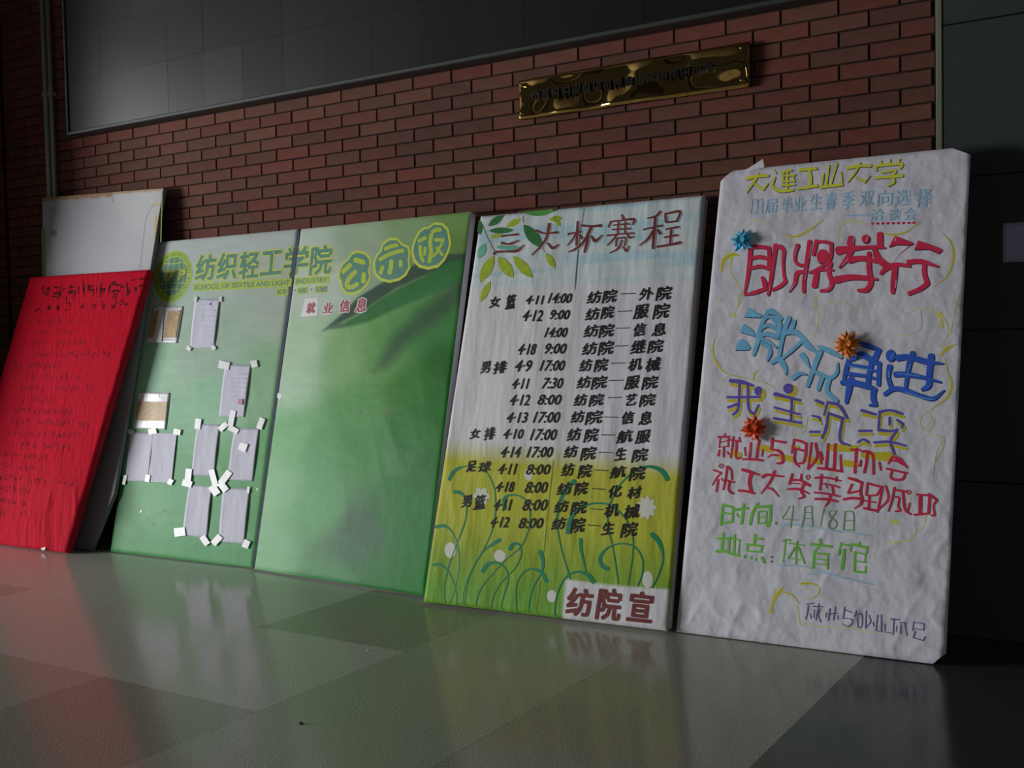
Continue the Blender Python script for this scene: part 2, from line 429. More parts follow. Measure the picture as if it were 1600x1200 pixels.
class Ink:
    """collects brush strokes, shapes and glyphs for one part; coordinates are image pixels of the tracing, stored on the board plane"""
    def __init__(s, board, m_, name, layer, clip=False, parent=None):
        s.b, s.m, s.name, s.layer, s.clip, s.V, s.F, s.n, s.parent = board, m_, name, layer, clip, [], [], 0, parent
    def add(s, V, Fc):
        if len(V) == 0: return
        s.V.append(np.array(V)); s.F += [tuple(int(i)+s.n for i in f) for f in Fc]; s.n += len(V)
    def stroke(s, P, W, org=(0, 0), k=1.0, off=(0, 0), taper=False):
        P = [((x+off[0])/k+org[0], (y+off[1])/k+org[1]) for x, y in P]
        W = (W if np.isscalar(W) else np.array(W, float))
        W = W/k if np.isscalar(W) else list(np.array(W)/k)
        Q, w_ = smooth_path(P, W)
        T_ = np.gradient(Q, axis=0); T_ /= np.maximum(np.linalg.norm(T_, axis=1), 1e-6)[:, None]; N_ = np.column_stack([-T_[:, 1], T_[:, 0]])
        L_, R_ = Q+N_*w_[:, None]/2, Q-N_*w_[:, None]/2
        V = np.vstack([L_, R_]); n = len(Q); Fc = [(i, i+1, n+i+1, n+i) for i in range(n-1)]
        # rounded ends
        for (c_, t_, nn, hw, a_, b_) in ((Q[0], -T_[0], N_[0], w_[0]/2, 0, n), (Q[-1], T_[-1], N_[-1], w_[-1]/2, n-1, 2*n-1)):
            if hw*8 < 0.6: continue
            base = len(V); arc = [c_+nn*hw*math.cos(u)+t_*hw*0.7*math.sin(u) for u in (math.pi/4, math.pi/2, 3*math.pi/4)]
            V = np.vstack([V, arc]); Fc.append((a_, base, base+1, base+2, b_))
        s.add(s.b.pts(V), Fc)
    def strokes(s, L, org, k, off=(0, 0), wadd=0.0):
        for P, W in L: s.stroke(P, (W+wadd) if np.isscalar(W) else [x+wadd for x in W], org, k, off)
    def poly(s, P, org=(0, 0), k=1.0, off=(0, 0)):
        P = [((x+off[0])/k+org[0], (y+off[1])/k+org[1]) for x, y in P]
        s.add(s.b.pts(P), [tuple(range(len(P)))])
    def ell(s, cx, cy, rx, ry, org=(0, 0), k=1.0, off=(0, 0), n=18, ang=0.0, pet=0):
        P = []
        for i in range(n):
            t = 2*math.pi*i/n; q = 1.0 if not pet else 1+0.18*math.cos(pet*t)
            x, y = rx*q*math.cos(t), ry*q*math.sin(t)
            P.append((cx+x*math.cos(ang)-y*math.sin(ang), cy+x*math.sin(ang)+y*math.cos(ang)))
        P = [((x+off[0])/k+org[0], (y+off[1])/k+org[1]) for x, y in P]; c_ = ((cx+off[0])/k+org[0], (cy+off[1])/k+org[1])
        s.add(s.b.pts(P+[c_]), [(i, (i+1) % n, n) for i in range(n)])
    def leaf(s, a, b, wd, org=(0, 0), k=1.0, bend=0.0):
        a = np.array(a, float); b = np.array(b, float); d = b-a; nrm = np.array([-d[1], d[0]])/np.linalg.norm(d)
        t = np.linspace(0, 1, 9); P = a[None]+d[None]*t[:, None]+nrm[None]*(bend*np.sin(np.pi*t))[:, None]
        s.stroke([tuple(p) for p in P], [max(1.0, wd*math.sin(math.pi*min(1, max(0, u)))**0.8) for u in t], org, k)
    def text(s, st, quad, off=0.02, org=(0, 0), k=1.0, shift=(0, 0), em=False):
        gv, gf = glyphs(st, off, em)
        tl, tr, br, bl = [np.array([(x+shift[0])/k+org[0], (y+shift[1])/k+org[1]]) for x, y in quad]
        u = gv[:, :1]; v = gv[:, 1:]
        P = (bl*(1-u)+br*u)*(1-v)+(tl*(1-u)+tr*u)*v
        s.add(s.b.pts(P), gf)
    def box(s, st, x0, x1, y0, y1, org, k, off=0.02, shear=0.1, rise=0.0, shift=(0, 0)):
        h = y1-y0; w_ = x1-x0; sx = shear*h; r = rise*w_
        s.text(st, [(x0+sx, y0+r), (x1+sx*0.3, y0-r), (x1-sx*0.6, y1-r), (x0-sx*0.3, y1+r)], off, org, k, shift)
    def bold(s, st, x0, x1, y0, y1, org, k, grow, shear=0.1, rise=0.0, n=8):
        for i in range(n):
            t = 2*math.pi*i/n; s.box(st, x0, x1, y0, y1, org, k, 0.0, shear, rise, (grow*math.cos(t), grow*math.sin(t)))
            s.V[-1] = np.column_stack([s.V[-1], np.full(len(s.V[-1]), i*0.000012)])
    def done(s, label=None):
        """writes the strokes out; strokes far apart become parts of their own"""
        if not s.n: return None
        V = np.vstack([v if v.shape[1] == 3 else np.column_stack([v, np.zeros(len(v))]) for v in s.V])
        par = list(range(len(V)))
        def find(a):
            while par[a] != a: par[a] = par[par[a]]; a = par[a]
            return a
        for f in s.F:
            for q in f[1:]: par[find(q)] = find(f[0])
        blk = np.unique(np.array([find(i) for i in range(len(V))]), return_inverse=True)[1]; n = blk.max()+1
        lo = np.full((n, 2), 1e9); hi = np.full((n, 2), -1e9)
        np.minimum.at(lo, blk, V[:, :2]); np.maximum.at(hi, blk, V[:, :2]); size = (hi-lo).max(1)
        par = list(range(n))
        for a in range(n):
            g = np.maximum(0, np.maximum(lo[a]-hi, lo-hi[a])); near = np.hypot(g[:, 0], g[:, 1]) <= np.maximum(0.017, 0.42*np.maximum(size[a], size))
            for b in np.nonzero(near)[0]: par[find(int(b))] = find(a)
        root = np.array([find(a) for a in range(n)]); first = None
        for r in dict.fromkeys(root.tolist()):
            keep = root[blk] == r; new = np.cumsum(keep)-1
            Fc = [tuple(int(new[i]) for i in f) for f in s.F if keep[f[0]]]
            o = s.b.emit(V[keep], Fc, s.m, s.name, s.layer*0.6+0.0002, s.parent, s.clip)
            if label and first is None: o['label'] = label
            first = first or o
        return first

_gc = {}
def glyphs(st, off, em=False):
    key = (st, round(off, 4), em)
    if key in _gc: return _gc[key]
    c = bpy.data.curves.new('t', 'FONT'); c.body = st; c.size = 1; c.resolution_u = 2; c.offset = off; c.fill_mode = 'FRONT'
    o = bpy.data.objects.new('t', c); COL.objects.link(o)
    dg = bpy.context.evaluated_depsgraph_get(); me = bpy.data.meshes.new_from_object(o.evaluated_get(dg))
    V = np.array([v.co[:2] for v in me.vertices]).reshape(-1, 2); Fc = [tuple(p.vertices) for p in me.polygons]
    bpy.data.objects.remove(o); bpy.data.curves.remove(c); bpy.data.meshes.remove(me)
    lo, hi = V.min(0), V.max(0)
    _gc[key] = ((V-lo)/np.maximum(hi-lo, 1e-6), Fc)
    return _gc[key]

def ctrl(board, X, Y, pts, p=2.6, s=500.0, sat=1.0, k=1.0):
    """smooth blend of colours given at traced points"""
    px, py = board.to_px(X, Y); acc = np.zeros((len(X), 3)); ws = np.zeros(len(X))
    for (x, y, c) in pts:
        w_ = 1/((px-x)**2+(py-y)**2+s)**p; acc += w_[:, None]*obs(c)[None]; ws += w_
    C_ = acc/ws[:, None]; g = C_.mean(1)[:, None]
    return np.clip((g+(C_-g)*sat)*k, 0.003, 1), px, py
def inpoly_soft(px, py, P, soft):
    P = np.array(P, float); n = len(P); inside = np.zeros(len(px), bool); dist = np.full(len(px), 1e9)
    for i in range(n):
        x1, y1 = P[i]; x2, y2 = P[(i+1) % n]
        cnd = ((y1 > py) != (y2 > py)) & (px < (x2-x1)*(py-y1)/((y2-y1) if y2 != y1 else 1e-9)+x1); inside ^= cnd
        dx, dy = x2-x1, y2-y1; t = np.clip(((px-x1)*dx+(py-y1)*dy)/(dx*dx+dy*dy), 0, 1)
        dist = np.minimum(dist, np.hypot(px-x1-t*dx, py-y1-t*dy))
    sd = np.where(inside, dist, -dist)
    return np.clip(0.5+sd/(2*soft), 0, 1)
def paint(base, mask, c, a=1.0):
    m_ = (mask*a)[:, None]; return base*(1-m_)+obs(c)[None]*m_
# ------------------------------------------------------------------ grey bare board at the back
def d_flat(X, Y): return 0.0006*vnoise(X*4, Y*3)
GREYB = mat('grey_board_face', None, 0.5, 0.35, vcol=True, noise=0.04, nscale=5)
BODYG = mat('board_edge_grey', obs((96, 100, 108)), 0.6)
bk = Board('bare_board', 'bare grey-white board with torn brown top edge, tallest, standing behind the red board',
           (1.22, 0.0), (163, 863), (66, 309), (255, 294), -0.07, 0.03, d_flat)
def c_back(b, X, Y):
    C_, px, py = ctrl(b, X, Y, [(70, 320, (150, 150, 155)), (250, 300, (168, 168, 172)), (150, 400, (155, 153, 158)), (160, 800, (120, 118, 120))], k=0.7)
    n = vnoise(px/6, py/6)
    topd = py-(309+(px-66)*(-15/189.))
    C_ = paint(C_, np.clip((6+4*n-topd)/3, 0, 1)*(px < 175), (120, 95, 70))
    C_ = paint(C_, np.clip((3.5+2*n-topd)/2, 0, 1)*(px >= 175), (135, 112, 88))
    C_ = paint(C_, ((np.abs(px-246-(py-300)*-0.03) < 2.6) & (py > 318) & (n > 0.25)).astype(float), (150, 128, 72))
    C_ = paint(C_, ((np.abs(px-84) < 5) & (np.abs(py-363) < 4)).astype(float), (85, 82, 60), 0.7)
    C_ = paint(C_, ((np.abs(px-176) < 1.6) & (np.abs(py-311) < 6)).astype(float), (110, 110, 112), 0.8)
    C_ = paint(C_, ((np.abs(px-81) < 5) & (np.abs(py-327) < 3)).astype(float), (110, 105, 95), 0.5)
    return C_
P0, P1, P2, P3 = bk.c
q1 = bk.loc(140, 860); q2 = bk.loc(178, 783)
k = (q2[0]-P1[0])/(P2[0]-P1[0]) if abs(P2[0]-P1[0]) > 1e-6 else 0
edge_at = lambda y: P1+(P2-P1)*(y/P2[1])
P1c = np.array([edge_at(0)[0]-0.13, 0.0]); P1d = edge_at(0.36)
LK = bk.loc(68, 440); P0 = bk.loc(20, 855); P0[1] = 0.0
bk.body(BODYG, outline=[P0, P1c, P1d, P2, P3, LK], bev=0.002, name='panel', front=-0.001)
fo = bk.sheet(GREYB, c_back, name='board_face', step=0.009, roll=0.001)
# trim the face to the clipped lower corner
bm = bmesh.new(); bm.from_mesh(fo.data)
dd = P1d-P1c; no = Vector((dd[1], -dd[0], 0))
bmesh.ops.bisect_plane(bm, geom=bm.verts[:]+bm.edges[:]+bm.faces[:], plane_co=(P1c[0], P1c[1], 0), plane_no=no, clear_outer=True)
for (p_, q_) in ((P3, LK),):
    # left edge: straight under the torn corner, flaring out again lower down behind the red board
    for v in bm.verts:
        if v.co.y > LK[1]:
            xe = p_[0]+(q_[0]-p_[0])*(p_[1]-v.co.y)/(p_[1]-q_[1])
        else: xe = LK[0]+(P0[0]-LK[0])*(LK[1]-v.co.y)/LK[1]
        if v.co.x < xe: v.co.x = xe
bm.to_mesh(fo.data); bm.free()
GT = mat('green_edge_tape', obs((92, 120, 62)), 0.5)
ik = Ink(bk, GT, 'green_tape', 0.0012); ik.stroke([(68, 357), (68.5, 400), (69, 432)], 6); o = ik.done('strip of green tape on the left edge')
ik = Ink(bk, GT, 'green_tape', 0.0012); ik.stroke([(253.6, 300), (251.5, 378)], 1.6); ik.done('strip of green tape on the right edge')
ik = Ink(bk, mat('clear_tape', obs((200, 205, 200)), 0.2, 0.6), 'tape_scrap', 0.0015); ik.poly([(236, 316), (240, 311), (241, 313), (237.5, 317.5)]); ik.done()
ik = Ink(bk, BODYG, 'seam_line', 0.0008); ik.strokes([([(1340, 260), (1260, 400), (1225, 650), (1190, 930)], 3)], (40, 280), 6.667); ik.done()

# ------------------------------------------------------------------ red board
def d_red(X, Y):
    u = X*math.cos(0.45)+Y*math.sin(0.45)*0.35; v = -X*0.35+Y
    lowm = np.clip((1.15-Y)/0.7, 0.15, 1)
    return lowm*(0.011*ridge(u*9, v*2.2)**2+0.005*ridge(u*24+3, v*5))+0.003*vnoise(X*5, Y*2)
RED = mat('red_cloth', None, 0.8, 0.05, vcol=True, bump=[('noise', 26, 0.012, 0.6, (1.6, 0.5, 1))])
REDS = mat('red_cloth_side', obs((128, 10, 30)), 0.6, 0.2, bump=[('noise', 20, 0.004, 0.4, (1, 0.3, 1))])
rd = Board('notice_board', 'bright red cloth-covered board with dark handwritten lines, leaning at far left',
           (1.17, 0.02), (103, 864), (47, 433), (232, 421), -0.25, 0.05, d_red)
def c_red(b, X, Y):
    C_, px, py = ctrl(b, X, Y, [(100, 450, (178, 14, 34)), (200, 430, (178, 16, 38)), (60, 840, (190, 28, 44)), (100, 650, (184, 20, 40))], k=0.66)
    return C_
rd.body(REDS, bev=0.006)
rd.sheet(RED, c_red, name='cloth_cover', roll=0.006)
# rows of brushwork too faded to read
rs = random.Random(11)
wR = np.linalg.norm(rd.c[1]-rd.c[0]); hR = rd.c[3][1]
class RawInk(Ink):
    def rawstroke(s, P, W):
        Q, w_ = smooth_path(P, W, 3); T_ = np.gradient(Q, axis=0); T_ /= np.maximum(np.linalg.norm(T_, axis=1), 1e-9)[:, None]
        N_ = np.column_stack([-T_[:, 1], T_[:, 0]]); n = len(Q)
        s.add(np.vstack([Q+N_*w_[:, None]/2, Q-N_*w_[:, None]/2]), [(i, i+1, n+i+1, n+i) for i in range(n-1)])
def scribble(ink, x, y, s_, wd, r=None):
    r = r or rs
    for k in range(r.choice([4, 5, 6])):
        a = (x+r.uniform(-.42, .42)*s_, y+r.uniform(-.42, .42)*s_)
        if r.random() < 0.5: b = (a[0]+r.uniform(.3, .7)*s_*r.choice([1, -1]), a[1]+r.uniform(-.08, .12)*s_)
        else: b = (a[0]+r.uniform(-.2, .15)*s_, a[1]-r.uniform(.3, .7)*s_)
        m_ = ((a[0]+b[0])/2+r.uniform(-.05, .05)*s_, (a[1]+b[1])/2+r.uniform(-.05, .05)*s_)
        ink.rawstroke([a, m_, b], [wd*1.2, wd*0.8, wd*0.5])
INKR = mat('faded_brush_ink', obs((50, 20, 26), 1.2), 0.8, 0.05)
INKR2 = mat('faded_brush_ink_pale', obs((96, 30, 40), 1.5), 0.8, 0.05)
L0, L1 = rd.c[0], rd.c[3]
def xleft(y): return L0[0]+(L1[0]-L0[0])*y/hR
ik = RawInk(rd, INKR, 'title_lettering', 0.0012)
for i in range(11): scribble(ik, xleft(hR-0.11)+0.22+i*0.088, hR-0.10-0.012*math.sin(i), 0.085, 0.012)
for i in range(9): scribble(ik, xleft(hR-0.2)+0.2+i*0.095+(0.06 if i > 3 else 0), hR-0.215, 0.05, 0.008)
ik.done()
ik = RawInk(rd, INKR2, 'brush_lettering', 0.0012)
y = hR-0.30; row = 0
while y > 0.2:
    ind = [0.12, 0.3, 0.28, 0.3][row % 4]+rs.uniform(-.02, .03); n = rs.choice([13, 15, 17, 11, 9])
    for i in range(n):
        if rs.random() < 0.14: continue
        xx = xleft(y)+ind+i*0.05
        if xx > xleft(y)+wR-0.12: break
        scribble(ik, xx, y+rs.uniform(-.004, .004), 0.036, 0.0048)
    y -= 0.073; row += 1
ik.done()
ik = Ink(rd, mat('white_scrap', (0.7, 0.7, 0.7), 0.5), 'tape_scrap', 0.002); ik.poly([(67, 856.5), (75, 855), (74, 859), (69, 860.5)]); ik.done()

# ------------------------------------------------------------------ the two green banner boards
def d_green(X, Y): return 0.0022*vnoise(X*3.1+5, Y*2.3)+0.0008*ridge(X*7+Y*3, Y*5)
VIN = mat('green_vinyl_print', None, 0.42, 0.13, vcol=True, bump=[('noise', 9, 0.006, 0.35, (1, 1, 1)), ('noise', 90, 0.0008, 0.25, (1, 1, 1))])
SIDE1 = mat('board_side_slate', obs((120, 124, 138)), 0.5)
SIDE2 = mat('board_side_pale', obs((158, 158, 164)), 0.5)
gl = Board('banner_board', 'pale green printed banner board with round emblem and taped papers',
           (172, 861.5), (393, 887), (240, 379), (464, 358), -0.05, 0.03, d_green)
def c_gl(b, X, Y):
    C_, px, py = ctrl(b, X, Y, [(245, 385, (150, 156, 154)), (350, 375, (148, 154, 152)), (455, 365, (148, 154, 150)), (250, 470, (142, 156, 146)), (440, 470, (140, 150, 140)),
        (230, 570, (128, 158, 136)), (320, 560, (134, 150, 136)), (430, 600, (118, 146, 118)), (330, 620, (120, 152, 128)), (200, 700, (100, 142, 108)),
        (420, 720, (90, 134, 94)), (300, 800, (92, 136, 100)), (190, 840, (72, 122, 80)), (390, 870, (84, 132, 92)), (280, 860, (82, 130, 90)), (240, 790, (96, 138, 104)), (190, 790, (48, 104, 58))], sat=0.98)
    C_ = 1.05*C_**1.3
    n = vnoise(px/26, py/7)
    C_ = C_*(0.95+0.1*n)[:, None]
    for (x, y) in ((222, 799), (258, 799), (232, 812), (240, 820), (250, 803)):
        C_ = paint(C_, np.clip(1.5-np.hypot(px-x, py-y)/2.5, 0, 1), (56, 84, 58), 0.55)
    return C_
gl.body(SIDE1, bev=0.003)
gl.sheet(VIN, c_gl, roll=0.003)
gr = Board('banner_board', 'deep green printed banner board with a large leaf and bubble lettering',
           (397, 889), (662, 931), (470, 358), (735, 330.5), -0.055, 0.05, d_green)
def c_gr(b, X, Y):
    C_, px, py = ctrl(b, X, Y, [(480, 365, (158, 168, 158)), (560, 360, (140, 152, 134)), (640, 350, (124, 142, 112)), (720, 340, (112, 134, 92)), (720, 385, (100, 124, 78)),
        (480, 450, (162, 172, 160)), (470, 540, (150, 168, 148)), (445, 600, (150, 172, 150)), (540, 560, (118, 148, 108)), (600, 560, (96, 134, 84)), (640, 610, (58, 112, 44)), (700, 580, (34, 96, 30)),  # sheen of the daylight is mixed into the pale left-hand points
        (560, 640, (88, 132, 82)), (460, 680, (112, 152, 112)), (420, 760, (122, 156, 124)), (410, 860, (118, 152, 120)), (500, 700, (92, 138, 94)), (560, 700, (74, 126, 74)),
        (640, 680, (52, 112, 52)), (690, 640, (36, 102, 36)), (500, 800, (96, 140, 100)), (545, 860, (74, 108, 84)), (560, 830, (72, 100, 78)), (520, 900, (86, 126, 92)), (620, 800, (54, 112, 60)),
        (650, 900, (44, 112, 54)), (600, 900, (56, 112, 64)), (690, 720, (44, 104, 48))], sat=1.12, k=0.9)
    C_ = C_**1.3
    # large leaf: dark upper band, lighter blade
    up = [(503, 518), (533, 492), (560, 464), (600, 440), (645, 415), (690, 398), (745, 395)]
    C_ = paint(C_, inpoly_soft(px, py, up+[(748, 408), (700, 418), (660, 432), (620, 450), (590, 470), (560, 490), (530, 506)], 2.0), (42, 58, 48), 0.95)
    C_ = paint(C_, inpoly_soft(px, py, [(522, 513), (560, 492), (590, 470), (620, 452), (660, 433), (700, 410), (748, 402), (745, 425), (715, 445), (670, 462), (620, 482), (580, 502), (545, 511)], 2.5), (34, 86, 40), 0.95)
    C_ = paint(C_, inpoly_soft(px, py, [(506, 517), (528, 504), (545, 510)], 1.5), (66, 82, 70), 0.9)
    C_ = paint(C_, inpoly_soft(px, py, [(748, 425), (700, 440), (650, 470), (615, 510), (590, 560), (640, 560), (690, 540), (745, 560)], 14), (50, 104, 54), 0.6)
    # second leaf, out of focus
    C_ = paint(C_, inpoly_soft(px, py, [(738, 420), (700, 450), (650, 490), (610, 530), (585, 580), (605, 575), (640, 535), (690, 500), (736, 460)], 9), (38, 62, 42), 0.8)
    C_ = paint(C_, inpoly_soft(px, py, [(600, 655), (612, 690), (625, 740), (600, 745), (602, 700)], 6), (72, 112, 76), 0.5)
    C_ = paint(C_, inpoly_soft(px, py, [(650, 660), (655, 700), (640, 740), (630, 735)], 6), (50, 96, 60), 0.5)
    C_ = C_*(0.96+0.08*vnoise(px/22, py/9))[:, None]
    for (x, y, rr) in ((564, 642, 3), (603, 646, 5), (612, 642, 3)): C_ = paint(C_, np.clip(1.5-np.hypot(px-x, py-y)/rr, 0, 1), (84, 88, 58), 0.6)
    return C_
gr.body(SIDE2, bev=0.004)
gr.sheet(VIN, c_gr, roll=0.003)

YG = mat('print_yellow_green', obs((132, 150, 40)), 0.4, 0.4)
YGL = mat('print_yellow_green_bright', obs((150, 160, 52)), 0.4, 0.4)
TEAL = mat('print_teal', obs((62, 104, 88)), 0.4, 0.4)
GD = mat('print_leaf_green', obs((74, 114, 44)), 0.4, 0.4)
# emblem
ec = gl.loc(270.4, 432.0)
def disc(ink, cx, cy, r0, r1=0.0, n=56):
    V = []; Fc = []
    for i in range(n):
        t = 2*math.pi*i/n; V += [(cx+r0*math.cos(t), cy+r0*math.sin(t)), (cx+r1*math.cos(t), cy+r1*math.sin(t))]
    for i in range(n): j = (i+1) % n; Fc.append((2*i, 2*j, 2*j+1, 2*i+1) if r1 else (2*i, 2*j, 2*i+1))
    ink.add(V, Fc)
em = Ink(gl, YG, 'round_emblem', 0.0009); disc(em, ec[0], ec[1], 0.162, 0.120); disc(em, ec[0], ec[1], 0.1215, 0.0005); em_o = em.done('round yellow-green emblem with T.P.P. letters')
em = Ink(gl, TEAL, 'globe', 0.0013, parent=em_o); disc(em, ec[0], ec[1], 0.120, 0.0004); em.done()
em = RawInk(gl, YGL, 'grid_lines', 0.0017, parent=em_o)
for k in (-0.085, -0.045, 0, 0.045, 0.085):
    hh = math.sqrt(0.12**2-k*k); em.rawstroke([(ec[0]+k, ec[1]-hh), (ec[0]+k*1.12, ec[1]), (ec[0]+k, ec[1]+hh)], 0.0045)
    if k: em.rawstroke([(ec[0]-hh, ec[1]+k), (ec[0], ec[1]+k*0.93), (ec[0]+hh, ec[1]+k)], 0.004)
em.done()
em = RawInk(gl, GD, 'ring_lettering', 0.0013, parent=em_o)
for i in range(46):
    t = 2*math.pi*i/46
    if abs(math.sin(t)) < 0.1: continue
    a, b_ = 0.128, 0.153; c0, s0 = math.cos(t), math.sin(t)
    em.rawstroke([(ec[0]+a*c0, ec[1]+a*s0), (ec[0]+b_*c0, ec[1]+b_*s0)], 0.007 if i % 3 else 0.011)
em.done()
O1 = (235, 380)
em = Ink(gl, TEAL, 'letter_band', 0.0020, parent=em_o); em.poly([(225, 505), (700, 475), (650, 640), (190, 720)], O1, 12); em.done()
em = Ink(gl, YGL, 'emblem_letters', 0.0024, parent=em_o)
em.text('T', [(255, 525), (385, 515), (340, 705), (200, 715)], 0.05, O1, 12)
em.text('P', [(400, 515), (500, 505), (430, 700), (340, 705)], 0.05, O1, 12)
em.text('P', [(560, 500), (690, 488), (630, 685), (505, 695)], 0.05, O1, 12)
em.ell(330, 700, 13, 13, O1, 12); em.ell(455, 690, 13, 13, O1, 12); em.done()
# school name, running over both boards
O2, K2 = (295, 380), 6.809
chars = [('纺', 72, 288, 125, 398), ('织', 300, 518, 105, 388), ('轻', 535, 752, 90, 378), ('工', 765, 995, 85, 338), ('学', 1012, 1280, 38, 345), ('院', 1290, 1530, 25, 335)]
for bd, sub in ((gl, chars[:5]), (gr, chars[4:])):
    clipn = True
    a = Ink(bd, YGL, 'lettering_outline', 0.0010, clip=clipn); c_ = Ink(bd, TEAL, 'title_lettering', 0.0016, clip=clipn)
    for (ch, x0, x1, y0, y1) in sub:
        a.bold(ch, x0+4, x1-4, y0+4, y1-4, O2, K2, 21, 0.08, 0.045, 12)
        c_.bold(ch, x0+4, x1-4, y0+4, y1-4, O2, K2, 7.5, 0.08, 0.045)
    a.done(); c_.done('dark green school name in heavy characters')
for bd, q, st, band in ((gl, [(62, 440), (1080, 392), (1075, 447), (55, 500)], 'SCHOOL OF TEXTILE AND LIGHT', [(45, 425), (1100, 375), (1092, 462), (40, 515)]),
                        (gr, [(1150, 380), (1482, 362), (1476, 412), (1145, 436)], 'INDUSTRY', [(1135, 370), (1500, 345), (1492, 428), (1128, 450)])):
    a = Ink(bd, YG, 'caption_band', 0.0010); a.poly(band, O2, K2); a.done()
    c_ = Ink(bd, TEAL, 'caption_lettering', 0.0016); c_.text(st, q, 0.02, O2, K2); c_.done()
a = Ink(gl, YG, 'caption_band', 0.0010); a.poly([(935, 478), (1065, 472), (1062, 552), (928, 562)], O2, K2); a.done()
c_ = Ink(gl, TEAL, 'caption_lettering', 0.0016); c_.box('纺织', 942, 1058, 488, 545, O2, K2, 0.03, 0.05, 0.03); c_.done()
a = Ink(gr, YG, 'caption_band', 0.0010); a.poly([(1158, 468), (1270, 462), (1265, 538), (1150, 545)], O2, K2); a.poly([(1345, 455), (1478, 448), (1472, 528), (1338, 535)], O2, K2); a.done()
c_ = Ink(gr, TEAL, 'caption_lettering', 0.0016); c_.box('包装', 1165, 1262, 475, 533, O2, K2, 0.03, 0.05, 0.03); c_.box('印刷', 1350, 1470, 462, 522, O2, K2, 0.03, 0.05, 0.03)
c_.ell(1130, 505, 9, 9, O2, K2); c_.ell(1308, 492, 9, 9, O2, K2); c_.done()
# bubble lettering
O3, K3 = (510, 335), 7.273
blobs = [[(150, 640), (190, 560), (260, 500), (285, 450), (350, 420), (440, 440), (495, 500), (500, 570), (480, 640), (500, 720), (460, 800), (400, 860), (320, 900), (230, 900), (180, 840), (170, 770), (140, 710)],
         [(545, 540), (580, 460), (620, 420), (640, 340), (720, 280), (810, 280), (860, 340), (930, 370), (950, 440), (935, 520), (950, 600), (900, 690), (830, 740), (720, 765), (620, 740), (560, 680), (545, 610)],
         [(985, 370), (1010, 290), (1060, 200), (1110, 160), (1160, 155), (1230, 105), (1320, 110), (1380, 170), (1400, 260), (1410, 330), (1390, 420), (1340, 520), (1270, 590), (1160, 615), (1060, 590), (1000, 520), (980, 440)]]
def shrink(P, f):
    P = np.array(P, float); c0 = P.mean(0); return [tuple(c0+(p-c0)*f) for p in P]
bub = [[([(275, 575), (235, 615), (192, 655)], 52), ([(330, 520), (380, 530), (430, 548)], 58), ([(335, 650), (255, 740), (240, 820), (300, 825), (360, 792)], 52), ([(432, 675), (425, 770)], 52)],
       [([(672, 395), (740, 365), (810, 350)], 44), ([(612, 515), (690, 470), (780, 435), (875, 412)], 46), ([(645, 595), (618, 670)], 42), ([(745, 530), (740, 600), (722, 668)], 52), ([(850, 530), (850, 590)], 42)],
       [([(1055, 305), (1130, 268)], 42), ([(1070, 360), (1075, 450), (1105, 535)], 40), ([(1128, 380), (1122, 460)], 34), ([(1200, 230), (1185, 330), (1195, 420), (1175, 540)], 46), ([(1210, 200), (1260, 175), (1300, 178)], 46),
        ([(1245, 292), (1335, 290)], 42), ([(1335, 300), (1270, 420), (1220, 480)], 30), ([(1262, 380), (1325, 462)], 34)]]
for bi, (P, st) in enumerate(zip(blobs, bub)):
    a = Ink(gr, YGL, 'bubble_outline', 0.0009+0.0003*bi); a.poly(shrink(P, 1.06), O3, K3); a.done()
    a = Ink(gr, TEAL, 'bubble_ground', 0.0022+0.0003*bi); a.poly(shrink(P, 0.93), O3, K3); a.done()
    a = Ink(gr, YG, 'bubble_character', 0.0034); a.strokes(st, O3, K3); a.done()
# small red heading with white outline
O4, K4 = (420, 320), 3.75
HEADW = mat('heading_white', obs((186, 190, 186)), 0.4); HEADR = mat('heading_red', obs((120, 34, 44)), 0.4)
a = Ink(gr, HEADW, 'heading_lettering_outline', 0.0010); a.poly([(215, 550), (292, 545), (285, 650), (188, 658)], O4, K4)
for ch, x0, x1, y0, y1 in (('就', 222, 277, 572, 636), ('业', 318, 380, 574, 636), ('信', 413, 480, 556, 630), ('息', 510, 578, 545, 630)):
    a.bold(ch, x0+2, x1-2, y0+2, y1-2, O4, K4, 8, 0.15, 0.03)
a.done()
a = Ink(gr, HEADR, 'heading_lettering', 0.0018)
for ch, x0, x1, y0, y1 in (('就', 222, 277, 572, 636), ('业', 318, 380, 574, 636), ('信', 413, 480, 556, 630), ('息', 510, 578, 545, 630)): a.bold(ch, x0+2, x1-2, y0+2, y1-2, O4, K4, 2.2, 0.15, 0.03)
a.done()
a = Ink(gr, HEADW, 'sticker_scrap', 0.0012); a.poly([(434, 614), (441, 616), (438, 625), (433, 621)]); a.done()
a = Ink(gl, HEADW, 'tape_scrap', 0.0012); a.poly([(401, 763), (403.5, 762), (402.5, 767), (400.5, 766)]); a.poly([(219.5, 797), (222, 797), (221.5, 801), (219.5, 801)]); a.done()

